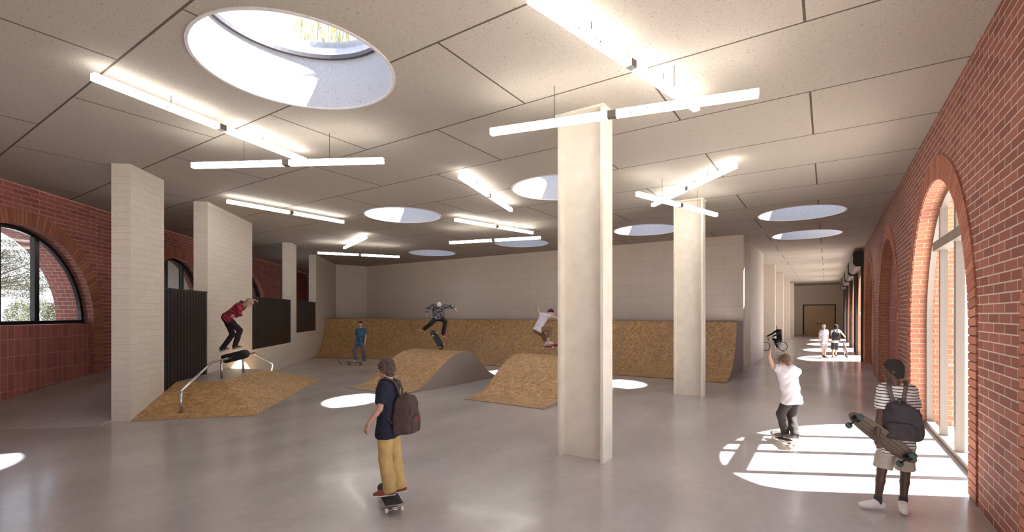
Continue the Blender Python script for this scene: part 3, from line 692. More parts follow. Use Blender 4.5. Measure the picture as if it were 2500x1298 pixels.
def blotch(name, base, spots, scale, thr):
    m, nt, p = newmat(name); tc = N(nt, 'ShaderNodeTexCoord'); n1 = noise(nt, tc.outputs['Object'], scale, 3, .6)
    f = ramp(nt, n1, [(thr, (0, 0, 0)), (thr+.03, (1, 1, 1))]); nt.links.new(mix(nt, f, base, spots), p.inputs['Base Color']); p.inputs['Roughness'].default_value = .85; return m

def hand(b, w, d, pn, side, s=1.0, curl=.5, spread=.12):
    """palm and five fingers from wrist w, along d, palm facing pn, thumb towards side"""
    w, d, pn, side = map(V3, (w, d, pn, side)); d = _n(d); pn = _n(pn-d*(pn@d)); side = _n(np.cross(d, pn))*(1 if np.cross(d, pn)@side > 0 else -1)
    for o in (-.022, 0, .022): b.cap(w+d*.01*s+side*o*.6*s, w+d*.085*s+side*o*s, .016*s, .014*s, k=.012)
    for i, (o, L) in enumerate(((.031, .066), (.011, .075), (-.010, .070), (-.030, .054))):
        base = w+d*.09*s+side*o*s; c = curl*(1+.12*i); d1 = _n(d*math.cos(c*.6)+pn*math.sin(c*.6)+side*spread*(o/.03)); d2 = _n(d*math.cos(c*1.6)+pn*math.sin(c*1.6)+side*spread*(o/.03)*.6)
        m = base+d1*L*.5*s; b.cap(base-d*.01*s, m, .0105*s, .0095*s, k=.004); b.cap(m, m+d2*L*.5*s, .0092*s, .0078*s, k=.003)
    t0 = w+d*.025*s+side*.026*s; t1 = t0+_n(d*.75+side*.7+pn*.25)*.045*s; t2 = t1+_n(d+side*.25+pn*.4)*.032*s
    b.cap(t0, t1, .014*s, .0115*s, k=.008); b.cap(t1, t2, .011*s, .009*s, k=.004)
def shoe(root, an, toe, up, mat, solemat, s=1.0, vx=.008, name='shoe'):
    an, toe, up = V3(an), V3(toe), _n(V3(up)); f = toe-an; f = _n(f-up*(f@up)); sd = np.cross(up, f)
    h = .078*s; heel = an-up*(h-.034*s)-f*.045*s; ball = an-up*(h-.030*s)+f*.105*s; tip = an-up*(h-.026*s)+f*.17*s; solep = an-up*h
    b = Blob(.025); b.cap(heel, ball, .037*s, .040*s).cap(ball, tip, .040*s, .030*s).cap(an+up*.012*s, an-up*.03*s+f*.02*s, .040*s, .043*s); b.cap(an+f*.02*s-up*.015*s, ball, .042*s, .03*s)
    b.cut(solep+up*.012*s, -up).cut(an+up*.035*s, up); o = b.mesh(name, mat, root, vx)
    b = Blob(.02); b.cap(heel, ball, .041*s, .045*s).cap(ball, tip, .045*s, .034*s); b.cut(solep, -up).cut(solep+up*.024*s, up); b.mesh('shoe_sole', solemat, o, vx)
    return o
def person(label, J, topc, pant, pantc, shoec, skinm, face, hairf=None, hairm=None, sleeve='short', legs='long', vx=.010, s=1.0, up=None, curl=(.5, .5), palm=None, solem=None, socks=None, fat=1.0, loose=1.0, extra=None, shoeup=None, toed=None, hem=.06, hood=None, legk=1.0, topname='t_shirt'):
    J = {k: V3(v) for k, v in J.items()}
    pel = (J['hipL']+J['hipR'])/2; sh = (J['shL']+J['shR'])/2; H_ = J['head']; f = _n(V3(face)); u0 = _n(V3(up)) if up is not None else _n(H_-J['neck'])
    r = _n(np.cross(f, u0)); u = _n(np.cross(r, f)); spine = _n(sh-pel); acr = _n(J['shR']-J['shL'])
    base = Vector((pel[0], pel[1], min(J['anL'][2], J['anR'][2])-.08))
    root = thing('person', label, 'person', base)
    def torso(b, g, ct=()):
        L_, R_ = J['shL'], J['shR']; c = sh-spine*.06*s
        b.cap(L_*.8+sh*.2, R_*.8+sh*.2, (.062+g)*s*fat, k=.03, cuts=ct)
        for e, hp in ((L_, J['hipL']), (R_, J['hipR'])):
            a = e*.58+sh*.42-spine*.06*s; m = a*.45+(hp*.8+pel*.2)*.55
            b.cap(a, m, (.098+g)*s*fat, (.086+g)*s*fat, k=.05, cuts=ct).cap(m, hp*.75+pel*.25+spine*.06*s, (.086+g)*s*fat, (.092+g)*s*fat, k=.05, cuts=ct)
        b.cap(c, pel+spine*.1*s, (.105+g)*s*fat, (.095+g)*s*fat, k=.05, cuts=ct)
    # ---- body
    b = Blob(.02); torso(b, 0)
    b.cap(J['hipL'], J['hipR'], .088*s, k=.04)
    b.cap(sh+u0*.0, J['neck'], .062*s, .052*s, k=.04).cap(J['neck'], H_-u*.05*s-f*.015*s, .052*s, .05*s, k=.02)
    b.ell(H_+u*.025*s-f*.012*s, (r, f, u), np.array([.074, .094, .095])*s, k=.02)
    b.ell(H_+f*.018*s-u*.042*s, (r, f, u), np.array([.055, .066, .07])*s, k=.03).cap(H_+f*.062*s-u*.092*s, H_+f*.058*s-u*.088*s, .02*s, k=.025)
    b.cap(H_+f*.082*s+u*.012*s, H_+f*.100*s-u*.026*s, .009*s, .014*s, k=.008)
    for sg in (-1, 1):
        b.ell(H_+r*sg*.075*s-f*.012*s-u*.008*s, (r, f, u), np.array([.010, .020, .030])*s, k=.006)
        b.cap(H_+r*sg*.015*s+f*.082*s+u*.024*s, H_+r*sg*.045*s+f*.070*s+u*.022*s, .010*s, .008*s, k=.01)
    b.cap(H_+f*.081*s-u*.054*s-r*.014*s, H_+f*.081*s-u*.054*s+r*.014*s, .009*s, k=.008)
    for q, i in (('L', 0), ('R', 1)):
        S, E, W = J['sh'+q], J['el'+q], J['wr'+q]; b.cap(S, E, .050*s, .037*s, k=.03).cap(E, E*.65+W*.35, .038*s, .037*s, k=.012).cap(E*.65+W*.35, W, .037*s, .024*s, k=.012)
        hd = J.get('ha'+q); d = (hd-W) if hd is not None else (W-E); pn = V3((palm or {}).get(q, tuple(-spine*0+_n(pel-W)))); hand(b, W, d, pn, f if hd is None else f, s, curl[i])
        hp, kn, an = J['hip'+q], J['kn'+q], J['an'+q]
        b.cap(hp, kn, .080*s*legk, .055*s*legk, k=.03).cap(kn, kn*.68+an*.32, .053*s*legk, .053*s*legk, k=.015).cap(kn*.68+an*.32, an, .053*s*legk, .036*s*legk, k=.015)
        td = J['toe'+q]; su = _n(V3((shoeup or {}).get(q, (0, 0, 1)))); ff = td-an; ff = _n(ff-su*(ff@su)); b.cap(an, an+ff*.09*s-su*.035*s, .034*s, .024*s, k=.02)
    b.mesh('body', skinm, root, min(vx, .009))
    # ---- eyes and mouth
    for sg in (-1, 1):
        e = Blob(0); e.ell(H_+r*sg*.030*s+f*.0735*s+u*.008*s, (r, f, u), np.array([.014, .011, .009])*s); e.mesh('eye', M['eye'], root, .004)
    e = Blob(0); e.cap(H_+f*.088*s-u*.053*s-r*.016*s, H_+f*.088*s-u*.053*s+r*.016*s, .006*s); e.mesh('mouth', M['lip'], root, .004)
    # ---- top
    b = Blob(.03); b.amp = .0035*loose; b.fr = 34; hn = _n(spine+(np.array([0, 0, 3.0]) if up is not None and abs(up[2]) > .99 and spine[2] > .8 else 0)); hp_ = pel-spine*hem*s; ct = ((hp_, -hn),); torso(b, .016*loose, ct)
    b.cap(J['hipL']*.8+pel*.2, J['hipR']*.8+pel*.2, ((.084+.014*loose)*legk+.016)*s, k=.03, cuts=ct).cap(J['hipL']*.8+pel*.2-hn*hem*s, J['hipR']*.8+pel*.2-hn*hem*s, ((.084+.014*loose)*legk+.022)*s, k=.03, cuts=ct)
    gp_ = .014*loose
    for q in 'LR': hq = J['hip'+q]; b.cap(hq, hq+(J['kn'+q]-hq)*.18, ((.082+gp_)*legk+.019)*s, ((.079+gp_)*legk+.019)*s, k=.02, cuts=ct).cap(hq, hq*.9+pel*.1+spine*.1*s, .103*s, (.086*fat+.012)*s, k=.03, cuts=ct)
    nkd = _n(J['neck']-sh); b.cap(sh, J['neck'], .078*s, .062*s, k=.03, cuts=((sh*.45+J['neck']*.55, nkd),))
    for q in 'LR':
        S, E, W = J['sh'+q], J['el'+q], J['wr'+q]
        if sleeve == 'short':
            e = S*.22+E*.78; dd = _n(E-S); b.cap(S, e+dd*.05, (.054+.012*loose)*s, (.052+.018*loose)*s, k=.035, cuts=((e, dd),))
        else:
            dd = _n(W-E); b.cap(S, E, (.052+.016*loose)*s, (.046+.012*loose)*s, k=.035).cap(E, W+dd*.03, (.046+.012*loose)*s, (.034+.008)*s, k=.02, cuts=((W, dd),))
    tp = b.mesh(topname, topc, root, vx)
    # ---- trousers
    b = Blob(.03); b.amp = .003*loose; b.fr = 28; g = .014*loose
    b.cap(J['hipL'], J['hipR'], (.088+.010)*s, k=.04).cap(pel, pel+spine*.09*s, .095*s*fat, k=.03, cuts=((pel+spine*.12*s, spine),))
    for a in (J['hipL'], J['hipR']): b.cap(a, a*.9+pel*.1+spine*.1*s, .092*s, .086*s*fat, k=.03, cuts=((pel+spine*.12*s, spine),))
    for q in 'LR':
        hp, kn, an = J['hip'+q], J['kn'+q], J['an'+q]
        if legs == 'long':
            dd = _n(an-kn); b.cap(hp, kn, (.082+g)*s*legk, (.058+g)*s*legk, k=.03).cap(kn, an+dd*.06, (.058+g)*s*legk, (.046+g*1.3)*s*legk, k=.025, cuts=((an+dd*.03*s, dd),))
        elif legs == 'crop':
            dd = _n(an-kn); e = kn*.35+an*.65; b.cap(hp, kn, (.082+g)*s, (.060+g)*s, k=.03).cap(kn, e+dd*.06, (.060+g)*s, (.054+g)*s, k=.025, cuts=((e, dd),))
        else:
            dd = _n(kn-hp); e = hp*.12+kn*.88 if legs == 'shorts' else kn*1.0; b.cap(hp, e+dd*.07, (.086+g)*s, (.075+g*1.6)*s, k=.03, cuts=((e, dd),))
    b.mesh(pant, pantc, root, vx)
    # ---- shoes, socks
    for q in 'LR':
        an, td = J['an'+q], J['toe'+q]; upv = (shoeup or {}).get(q, (0, 0, 1)) if isinstance(shoeup, dict) else (0, 0, 1)
        shoe(root, an, td, upv, shoec, solem or M['sole'], s, vx)
        if socks:
            kn = J['kn'+q]; e = Blob(0); dd = _n(kn-an); e.cap(an-dd*.01, an+dd*.05*s, .045*s, .043*s); e.mesh('sock', socks, root, vx)
    # ---- hair or headwear
    if hairf: hairf(root, H_, r, f, u, s, vx, hairm)
    if hood is not None:
        b = Blob(.02); b.amp = .004; c = J['neck']-f*.05*s; 
        for a in range(7): t = PI*(a/6)-.0; b.cap(c+r*.085*math.cos(t)*s-f*.045*math.sin(t)*s, c+r*.085*math.cos(t+.5)*s-f*.05*math.sin(t+.5)*s, .035*s)
        b.cap(c-f*.06*s, c-f*.07*s-spine*.08*s, .05*s, .03*s); b.mesh('hood', hood, root, vx)
    return root, dict(pel=pel, sh=sh, spine=spine, f=f, r=r, u=u, J=J)
def hair_short(rt, H_, r, f, u, s, vx, m, thick=.012, back=.02, low=.06, amp=.004, fr=70, fringe=.03):
    b = Blob(.01); b.amp = amp; b.fr = fr
    b.ell(H_+u*.034*s-f*.018*s, (r, f, u), np.array([.074+thick, .092+thick, .093+thick])*s)
    b.ell(H_-u*.03*s-f*.045*s, (r, f, u), np.array([.066+thick, .055+thick, .06+low*.5])*s, k=.02)
    b.cut(H_+f*.052*s+u*.03*s, f*1-u*.55); b.cut(H_-u*(low+.03)*s, -u); return b.mesh('hair', m, rt, vx)
def hair_afro(rt, H_, r, f, u, s, vx, m): return hair_short(rt, H_, r, f, u, s, vx*.8, m, thick=.011, low=.07, amp=.0025, fr=170)
def hair_mop(rt, H_, r, f, u, s, vx, m): return hair_shag(rt, H_, r, f, u, s, vx, m, .07, .10)
def hair_shag(rt, H_, r, f, u, s, vx, m, l0=.10, l1=.17):
    b = Blob(.012); b.amp = .006; b.fr = 85
    b.ell(H_+u*.034*s-f*.014*s, (r, f, u), np.array([.092, .106, .108])*s, cuts=((H_+f*.045*s+u*.03*s, f*1-u*.6),)).ell(H_-u*.02*s-f*.045*s, (r, f, u), np.array([.080, .064, .085])*s, k=.02)
    rnd = random.Random(5)
    for k in range(46):
        a = rnd.uniform(0, 2*PI); d = r*math.cos(a)+f*math.sin(a)*.9; p = H_+u*.05*s+d*.085*s; q = p-u*rnd.uniform(l0, l1)*s+d*.022*s
        if d@f > .25: q = p-u*.035*s+d*.012*s
        b.cap(p, q, .020*s, .006*s, k=.006)
    return b.mesh('hair', m, rt, vx*.8)
def beanie(rt, H_, r, f, u, s, vx, m):
    b = Blob(.01); b.amp = .0015; b.fr = 120; b.ell(H_+u*.040*s-f*.012*s, (r, f, u), np.array([.086, .105, .108])*s); b.cut(H_+u*.050*s, -u+f*.30); o = b.mesh('beanie', m, rt, vx*.8)
    b = Blob(0); b.ell(H_+u*.030*s-f*.012*s, (r, f, u), np.array([.091, .110, .10])*s); b.cut(H_+u*.034*s, -u+f*.30).cut(H_+u*.070*s, u-f*.30); b.mesh('cuff', m, o, vx*.8); return o
def cap_dark(*a): return cap_hat(*a, brimm=M['black'])
def cap_hat(rt, H_, r, f, u, s, vx, m, brimf=1, brimm=None):
    b = Blob(.01); b.ell(H_+u*.035*s-f*.010*s, (r, f, u), np.array([.085, .104, .100])*s); b.cut(H_+u*.030*s, -u); o = b.mesh('cap', m, rt, vx*.8)
    b = Blob(.004); b.ell(H_+u*.038*s+f*brimf*.115*s, (r, f, u), np.array([.066, .07, .009])*s, k=.004); b.mesh('cap_brim', brimm or m, o, vx*.6); return o
def backpack(label, info, mat, w=.30, h=.44, dth=.15, shift=0.0, drop=.02, strapm=None, vx=.009, group=None, up=None, backd=None, red=None):
    J = info['J']; sp = info['spine']; acr = _n(J['shR']-J['shL']); bk = _n(V3(backd)) if backd is not None else _n(np.cross(sp, acr))
    if backd is None and bk@info['f'] > 0: bk = -bk
    bk = _n(bk-sp*(bk@sp)); top = info['sh']-sp*drop; c = top-sp*(h/2)+bk*(.125+dth/2)+acr*shift
    root = thing('backpack', label, 'backpack', Vector(c-sp*h/2), group)
    ax = (acr, bk, sp)
    b = Blob(.03); b.amp = .004; b.fr = 22; b.box(c-sp*h*.06, ax, (w/2-.065, dth/2-.05, h/2-.12), .055, k=.03).box(c+sp*h*.16, ax, (w/2-.095, dth/2-.055, h/2-.17), .055, k=.04).box(c-sp*h*.2, ax, (w/2-.045, dth/2-.03, h*.24-.03), .04, k=.03); b.cap(c+sp*(h/2-.10)-acr*.04, c+sp*(h/2-.10)+acr*.04, .07, k=.04)
    body = b.mesh('bag_body', mat, root, vx)
    b = Blob(.02); b.amp = .002; b.box(c-sp*h*.24+bk*(dth/2+.005), ax, (w/2-.07, .012, h*.15), .025); pk = b.mesh('front_pocket', mat, root, vx)
    b = Blob(.01); b.box(c-sp*h*.12+bk*(dth/2+.03), ax, (w*.20, .006, .03), .012); b.mesh('pocket_flap', red or mat, pk, vx*.8)
    b = Blob(0)
    for sg in (-1, 1):
        z = c+acr*sg*(w/2-.035)+bk*(dth/2-.01)
        b.cap(z-sp*h*.02, z+sp*h*.25, .005)
    b.cap(c+acr*-(w/2-.04)+sp*h*.28+bk*(dth/2-.02), c+acr*(w/2-.04)+sp*h*.28+bk*(dth/2-.02), .005); b.mesh('zip', M['black'], root, .005)
    hd = MB(); t0 = c+sp*(h/2-.03); hd.tube([Vector(t0-acr*.03), Vector(t0-acr*.02+sp*.035), Vector(t0+acr*.02+sp*.035), Vector(t0+acr*.03)], .008, 8); hd.build('grab_loop', mat, root, True)
    fr = -bk
    for sg, q in ((-1, 'L'), (1, 'R')):
        S = J['sh'+q]*.62+info['sh']*.38
        p = [c+sp*(h/2-.06)+acr*sg*.045-bk*dth*.25, S*.8+info['sh']*.2-sp*.035+bk*.155, S+sp*.055+bk*.115, S+sp*.104, S+sp*.075+fr*.07, S-sp*.03+fr*.115, S-sp*.17+fr*.12+acr*sg*.02, S-sp*.26+fr*.05+acr*sg*.075, c-sp*h*.34+acr*sg*(w/2-.03)-bk*dth*.35]
        b = Blob(.008)
        for a, e in zip(p, p[1:]):
            d = _n(e-a); nn_ = _n(np.cross(d, acr)); 
            for o in (-.018, 0, .018): b.cap(a+acr*o, e+acr*o, .009)
        b.mesh('shoulder_strap', strapm or mat, root, .008)
    return root
def frame_rot(x, z):
    x = Vector(x).normalized(); z = Vector(z); z = (z-x*z.dot(x)).normalized(); y = z.cross(x); return Matrix((x, y, z)).transposed()
def skateboard(label, c, L, Nn, deckm, gripm, wheelm, length=.80, width=.205, long=False, name='skateboard', truckm=None):
    """c: deck centre, L: length direction, Nn: normal of the grip side"""
    rt = thing(name, label, 'skateboard', c, 'skateboards', frame_rot(L, Nn))
    n = 28; V = []; Fq = []; hl = length/2; hw = width/2
    prof = []
    for i in range(n+1):
        x = -hl+length*i/n; a = abs(x)/hl
        if long: w_ = hw*(1-a**3.2)**.5 if a < 1 else 0.0; w_ = max(w_, .02); z = .006*(1-a*a)
        else:
            e = max(0, (abs(x)-(hl-hw))/hw); w_ = hw*math.sqrt(max(0, 1-e*e)); w_ = max(w_, .012); k = max(0, abs(x)-hl*.58); z = k*.26+max(0, k-.05)*.1
        prof.append((x, w_, z))
    th = .012
    def layer(z0, z1, nm, mt, sc=1.0):
        V = []; Fq = []
        for x, w_, z in prof:
            for yy in (-1, -.5, 0, .5, 1):
                cz = .005*abs(yy)**2; V.append((x*sc, yy*w_*sc, z+z1+cz)); 
            for yy in (-1, -.5, 0, .5, 1):
                cz = .005*abs(yy)**2; V.append((x*sc, yy*w_*sc, z+z0+cz))
        for i in range(n):
            a = i*10; b2 = a+10
            for k in range(4): Fq.append((a+k, b2+k, b2+k+1, a+k+1)); Fq.append((a+5+k+1, b2+5+k+1, b2+5+k, a+5+k))
            Fq.append((a, a+5, b2+5, b2)); Fq.append((a+4, b2+4, b2+9, a+9))
        Fq.append((0, 1, 2, 3, 4, 9, 8, 7, 6, 5)); e = n*10; Fq.append((e, e+5, e+6, e+7, e+8, e+9, e+4, e+3, e+2, e+1))
        return mk(nm, V, Fq, mt, rt, None, True)
    layer(-th, 0, 'deck', deckm); layer(.0003, .0022, 'grip_tape', gripm, .985)
    wr_ = .035 if long else .027
    tx = hl*.62 if not long else hl*.78; drop = .062 if long else .052
    for sg in (-1, 1):
        b = MB(); b.cbox((sg*tx, 0, -th-.006), .085, .055, .012); b.tube([(sg*tx-sg*.01, 0, -th-.01), (sg*tx, 0, -th-drop+.012)], [.020, .012], 10); b.tube([(sg*tx, -.085, -th-drop+.01), (sg*tx, .085, -th-drop+.01)], .009, 8)
        tr = b.build('truck', truckm or M['steel'], rt, True)
        for yy in (-1, 1):
            b = MB(); ww = .045 if long else .032; yc = yy*(.10 if long else .088)
            b.tube([(sg*tx, yc-ww/2, -th-drop+.01), (sg*tx, yc-ww/2+.006, -th-drop+.01), (sg*tx, yc+ww/2-.006, -th-drop+.01), (sg*tx, yc+ww/2, -th-drop+.01)], [wr_*.82, wr_, wr_, wr_*.82], 20); b.build('wheel', wheelm, rt, True)
    return rt, -th-drop+.01-wr_
def bicycle(label, c, fwd, upv, wheel_r, wb, framec, bars, seat_h, bb_h, tyre=.026, rise=.22, name='bicycle', headx=.20):
    """c: ground point midway; fwd, upv: heading and up"""
    rt = thing(name, label, 'bicycle', c, None, frame_rot(fwd, upv)); R = wheel_r; xr, xf = -wb/2, wb/2
    for x, s_ in ((xr, 'rear'), (xf, 'front')):
        b = MB(); b.tube([(x+(R-tyre)*math.cos(2*PI*k/40), 0, R+(R-tyre)*math.sin(2*PI*k/40)) for k in range(40)], tyre, 8, True); ty = b.build('wheel', M['darksole'], rt, True)
        b = MB(); b.tube([(x+(R-2*tyre-.008)*math.cos(2*PI*k/40), 0, R+(R-2*tyre-.008)*math.sin(2*PI*k/40)) for k in range(40)], .010, 6, True); b.build('rim', M['steel'], ty, True)
        b = MB(); b.tube([(x, -.05, R), (x, .05, R)], .022, 12)
        for k in range(20):
            a = 2*PI*k/20; b.tube([(x, .03*(-1)**k, R), (x+(R-2*tyre)*math.cos(a), 0, R+(R-2*tyre)*math.sin(a))], .0022, 4)
        b.build('spokes', M['steel'], ty)
    hx = xf-headx; ht = bb_h+.34 if seat_h < .7 else bb_h+.42; hb = ht-.13; bbx = xr+.36 if wheel_r < .3 else xr+.43
    sx_, sz_ = bbx-.12, seat_h-.08
    b = MB(); b.tube([(hx-.02, 0, ht), (hx+.02, 0, hb)], .022, 10); b.tube([(hx-.015, 0, ht-.02), (sx_+.03, 0, sz_-.10)], .018, 10); b.tube([(hx+.01, 0, hb+.02), (bbx, 0, bb_h)], .020, 10)
    b.tube([(bbx, 0, bb_h), (sx_+.02, 0, sz_-.06)], .016, 10)
    for y in (-.05, .05): b.tube([(bbx, y*.6, bb_h), (xr, y, R)], .011, 8); b.tube([(sx_+.035, y*.4, sz_-.12), (xr, y, R)], .010, 8)
    b.build('frame', framec, rt, True)
    b = MB()
    for y in (-.055, .055): b.tube([(hx+.025, y*.8, hb-.01), (hx+.05, y, hb-.10), (xf, y, R)], .013, 8)
    b.tube([(hx+.025, -.045, hb-.01), (hx+.025, .045, hb-.01)], .016, 8); b.build('fork', framec, rt, True)
    b = MB(); top = ht+.05
    b.tube([(hx-.02, 0, ht), (hx-.035, 0, top), (hx+.01, 0, top+.01)], .018, 10)
    hwid = bars/2
    for y in (-1, 1): b.tube([(hx+.01, 0, top+.01), (hx+.01, y*.06, top+.01), (hx-.01, y*hwid*.5, top+rise), (hx-.035, y*hwid*.75, top+rise+.01), (hx-.05, y*hwid, top+rise)], .012, 8)
    if rise > .15: b.tube([(hx-.005, -hwid*.42, top+rise*.72), (hx-.005, hwid*.42, top+rise*.72)], .009, 8)
    hb_ = b.build('handlebar', M['black'], rt, True)
    b = MB()
    for y in (-1, 1): b.tube([(hx-.043, y*hwid*.80, top+rise+.005), (hx-.05, y*(hwid+.01), top+rise)], .017, 10)
    b.build('grips', M['darksole'], hb_, True)
    b = MB(); b.tube([(sx_+.02, 0, sz_-.08), (sx_, 0, sz_+.03)], .013, 8); b.build('seat_post', M['steel'], rt, True)
    bl = Blob(.02); s0 = np.array([sx_, 0, sz_+.05]); bl.cap(s0+[-.09, -.035, .01], s0+[.02, -.015, 0], .030, .022).cap(s0+[-.09, .035, .01], s0+[.02, .015, 0], .030, .022).cap(s0+[0, 0, 0], s0+[.14, 0, 0], .022, .017); bl.mesh('saddle', M['black'], rt, .006)
    b = MB(); b.tube([(bbx+.085*math.cos(2*PI*k/24), .055, bb_h+.085*math.sin(2*PI*k/24)) for k in range(24)], .006, 6, True); b.tube([(bbx, -.07, bb_h), (bbx, .07, bb_h)], .020, 10)
    b.tube([(bbx, .07, bb_h), (bbx+.10, .08, bb_h-.13)], .010, 8); b.tube([(bbx, -.07, bb_h), (bbx-.10, -.08, bb_h+.13)], .010, 8)
    ck = b.build('crank', M['steel'], rt, True)
    for sg in (1, -1): b = MB(); b.cbox((bbx+sg*.10, sg*.135, bb_h-sg*.13), .09, .10, .025); b.build('pedal', M['black'], ck)
    return rt, dict(hx=hx, top=top+rise, bbx=bbx, sx=sx_, sz=sz_)
def crop(x0, y0, sc, Z):
    return lambda x, y, dz=0.0: PX(x0+x/sc, y0+y/sc, Z+dz)
RGT, AWY = DV(1, 0, 0), DV(0, 1, 0)
# boy with the longboard, seen from behind
q = crop(2070, 860, 3.245, 5.52)
J = dict(head=q(352, 142), neck=q(362, 222, -.02), shL=q(283, 296), shR=q(496, 300), elL=q(258, 500, -.05), wrL=q(232, 668, -.14), haL=q(238, 740, -.16),
         elR=q(540, 470, .02), wrR=q(527, 668, .04), haR=q(515, 745, .03), hipL=q(320, 735), hipR=q(445, 735), knL=q(268, 935, .02), knR=q(455, 950, .03),
         anL=q(236, 1180, .02), anR=q(437, 1190, -.02), toeL=q(150, 1225, .05), toeR=q(452, 1225, -.20))
b_, info = person('person standing in striped tee and beige shorts, holding a longboard, back turned', J, stripes('striped_jersey', (.70, .68, .66), (.035, .035, .05), .034, .68, (.05, 0, 1), .5), 'shorts', cloth('stone_cotton', (.42, .375, .32)), plain('white_leather', (.70, .67, .65), .5), SK_DARK,
        DV(-.75, .62, -.12), hair_afro, plain('black_curly_hair', (.030, .024, .022), .9, noise=.5, nscale=160, bump=.8), legs='shorts', vx=.009, up=(0, 0, 1), curl=(1.1, .35), socks=cloth('grey_sock', (.05, .05, .055)), legk=.9, s=.98, palm={'L': DV(1, 0, 0), 'R': DV(-1, 0, 0)}, solem=M['sole'], hem=.10)
backpack('charcoal backpack worn over the striped tee', info, cloth('charcoal_nylon', (.052, .044, .050), .2), w=.28, h=.46, dth=.14, drop=.09, strapm=cloth('grey_webbing', (.12, .095, .105)), shift=.02, backd=DV(-.75, -1, 0))
Lb_ = DV(.64, -.46, -.62); Ab_ = DV(-.10, .60, -.60)
Nn_ = Lb_.cross(Ab_)
if Nn_.dot(AWY) < 0: Nn_ = -Nn_
wood = stripes('worn_dark_wood', (.135, .100, .075), (.18, .140, .11), .05, .7, (0, 1, 0), .25)
skateboard('worn brown longboard with green wheels carried underarm by the person in stripes', q(268, 668, -.10), Lb_, Nn_, wood, M['black'], plain('green_wheel', (.045, .085, .075), .35), .76, .22, long=True, name='longboard', truckm=M['black'])
# walker with the brown backpack
q = crop(840, 860, 3.415, 5.70)
J = dict(head=q(352, 138), neck=q(368, 215), shL=q(335, 285, -.12), shR=q(400, 275, .20), elL=q(298, 470, -.20), wrL=q(208, 588, -.22), haL=q(185, 645, -.22), elR=q(400, 480, .26), wrR=q(330, 600, .22), haR=q(310, 650, .2),
         hipL=q(350, 655, -.08), hipR=q(392, 655, .10), knL=q(345, 880, -.08), knR=q(425, 880, .10), anL=q(378, 1140, -.02), anR=q(470, 1110, .05), toeL=q(285, 1195, -.05), toeR=q(400, 1170, .02))
tan = cloth('mustard_twill', (.50, .34, .14), .12)
b_, info = person('person riding past in navy tee and mustard trousers, with a brown backpack', J, cloth('navy_jersey', (.018, .019, .035)), 'trousers', tan, blotch('red_brown_suede', (.20, .05, .04), (.42, .30, .24), 9, .6), SK_TAN,
        DV(-.97, .22, -.05), hair_mop, plain('dark_brown_hair', (.075, .042, .032), .8, noise=.5, nscale=90, bump=.6), legs='long', vx=.009, up=(0, 0, 1), curl=(.5, .6), loose=1.25, s=.96, hem=.05, legk=1.12)
backpack('brown backpack worn by the person in mustard trousers', info, cloth('brown_nylon', (.070, .045, .042), .2), w=.32, h=.50, dth=.20, drop=.08, strapm=cloth('brown_webbing', (.08, .06, .055)), backd=DV(1, -.18, 0), red=cloth('dull_red_panel', (.13, .045, .045)))
bd = DV(-.42, .91, 0); bc = q(385, 1228, -.0); bc = Vector((bc.x, bc.y, .094)); greydeck = plain('grey_deck', (.30, .26, .22), .6)
skateboard('grey skateboard under the person in mustard trousers', bc, bd, (0, 0, 1), greydeck, plain('dark_grip', (.03, .028, .028), .9), M['sole'], .80, .21)
# rail jumper
q = crop(490, 700, 4.058, 13.2)
J = dict(head=q(480, 158), neck=q(432, 178), shL=q(375, 190, -.14), shR=q(432, 180, .18), elL=q(388, 272, -.22), wrL=q(342, 292, -.22), haL=q(315, 283, -.22), elR=q(490, 150, .36), wrR=q(525, 128, .40), haR=q(552, 136, .42),
         hipL=q(262, 308, -.08), hipR=q(245, 300, .10), knL=q(388, 430, -.12), knR=q(318, 468, .12), anL=q(338, 590, -.08), anR=q(212, 612, .10), toeL=q(400, 640, -.08), toeR=q(262, 660, .10))
hoodie = stripes('red_black_striped_knit', (.42, .025, .045), (.022, .016, .020), .075, .60, DV(.75, 0, .66), .9)
b_, info = person('person in red and black striped hoodie jumping above the grind rail', J, hoodie, 'trousers', cloth('black_denim', (.026, .023, .025)), blotch('grey_suede', (.10, .085, .07), (.22, .20, .17), 12, .55), SK_FAIR,
        DV(.72, -.05, -.70), hair_shag, plain('ash_blond_hair', (.40, .29, .22), .8, noise=.4, nscale=60, bump=.5), sleeve='long', vx=.011, up=DV(.70, 0, .70), curl=(1.0, .8), hood=cloth('grey_hood', (.05, .048, .055)), topname='hoodie', loose=1.1,
        shoeup={'L': DV(-.25, 0, .95), 'R': DV(-.3, 0, .93)}, hem=.02)
skateboard('black skateboard in mid air above the grind rail', q(336, 690, -.02), DV(.95, .05, .24), DV(-.10, .95, .25), plain('black_deck', (.020, .020, .022), .5), plain('grip', (.02, .02, .02), .9), M['black'], .80, .25, truckm=M['black'])
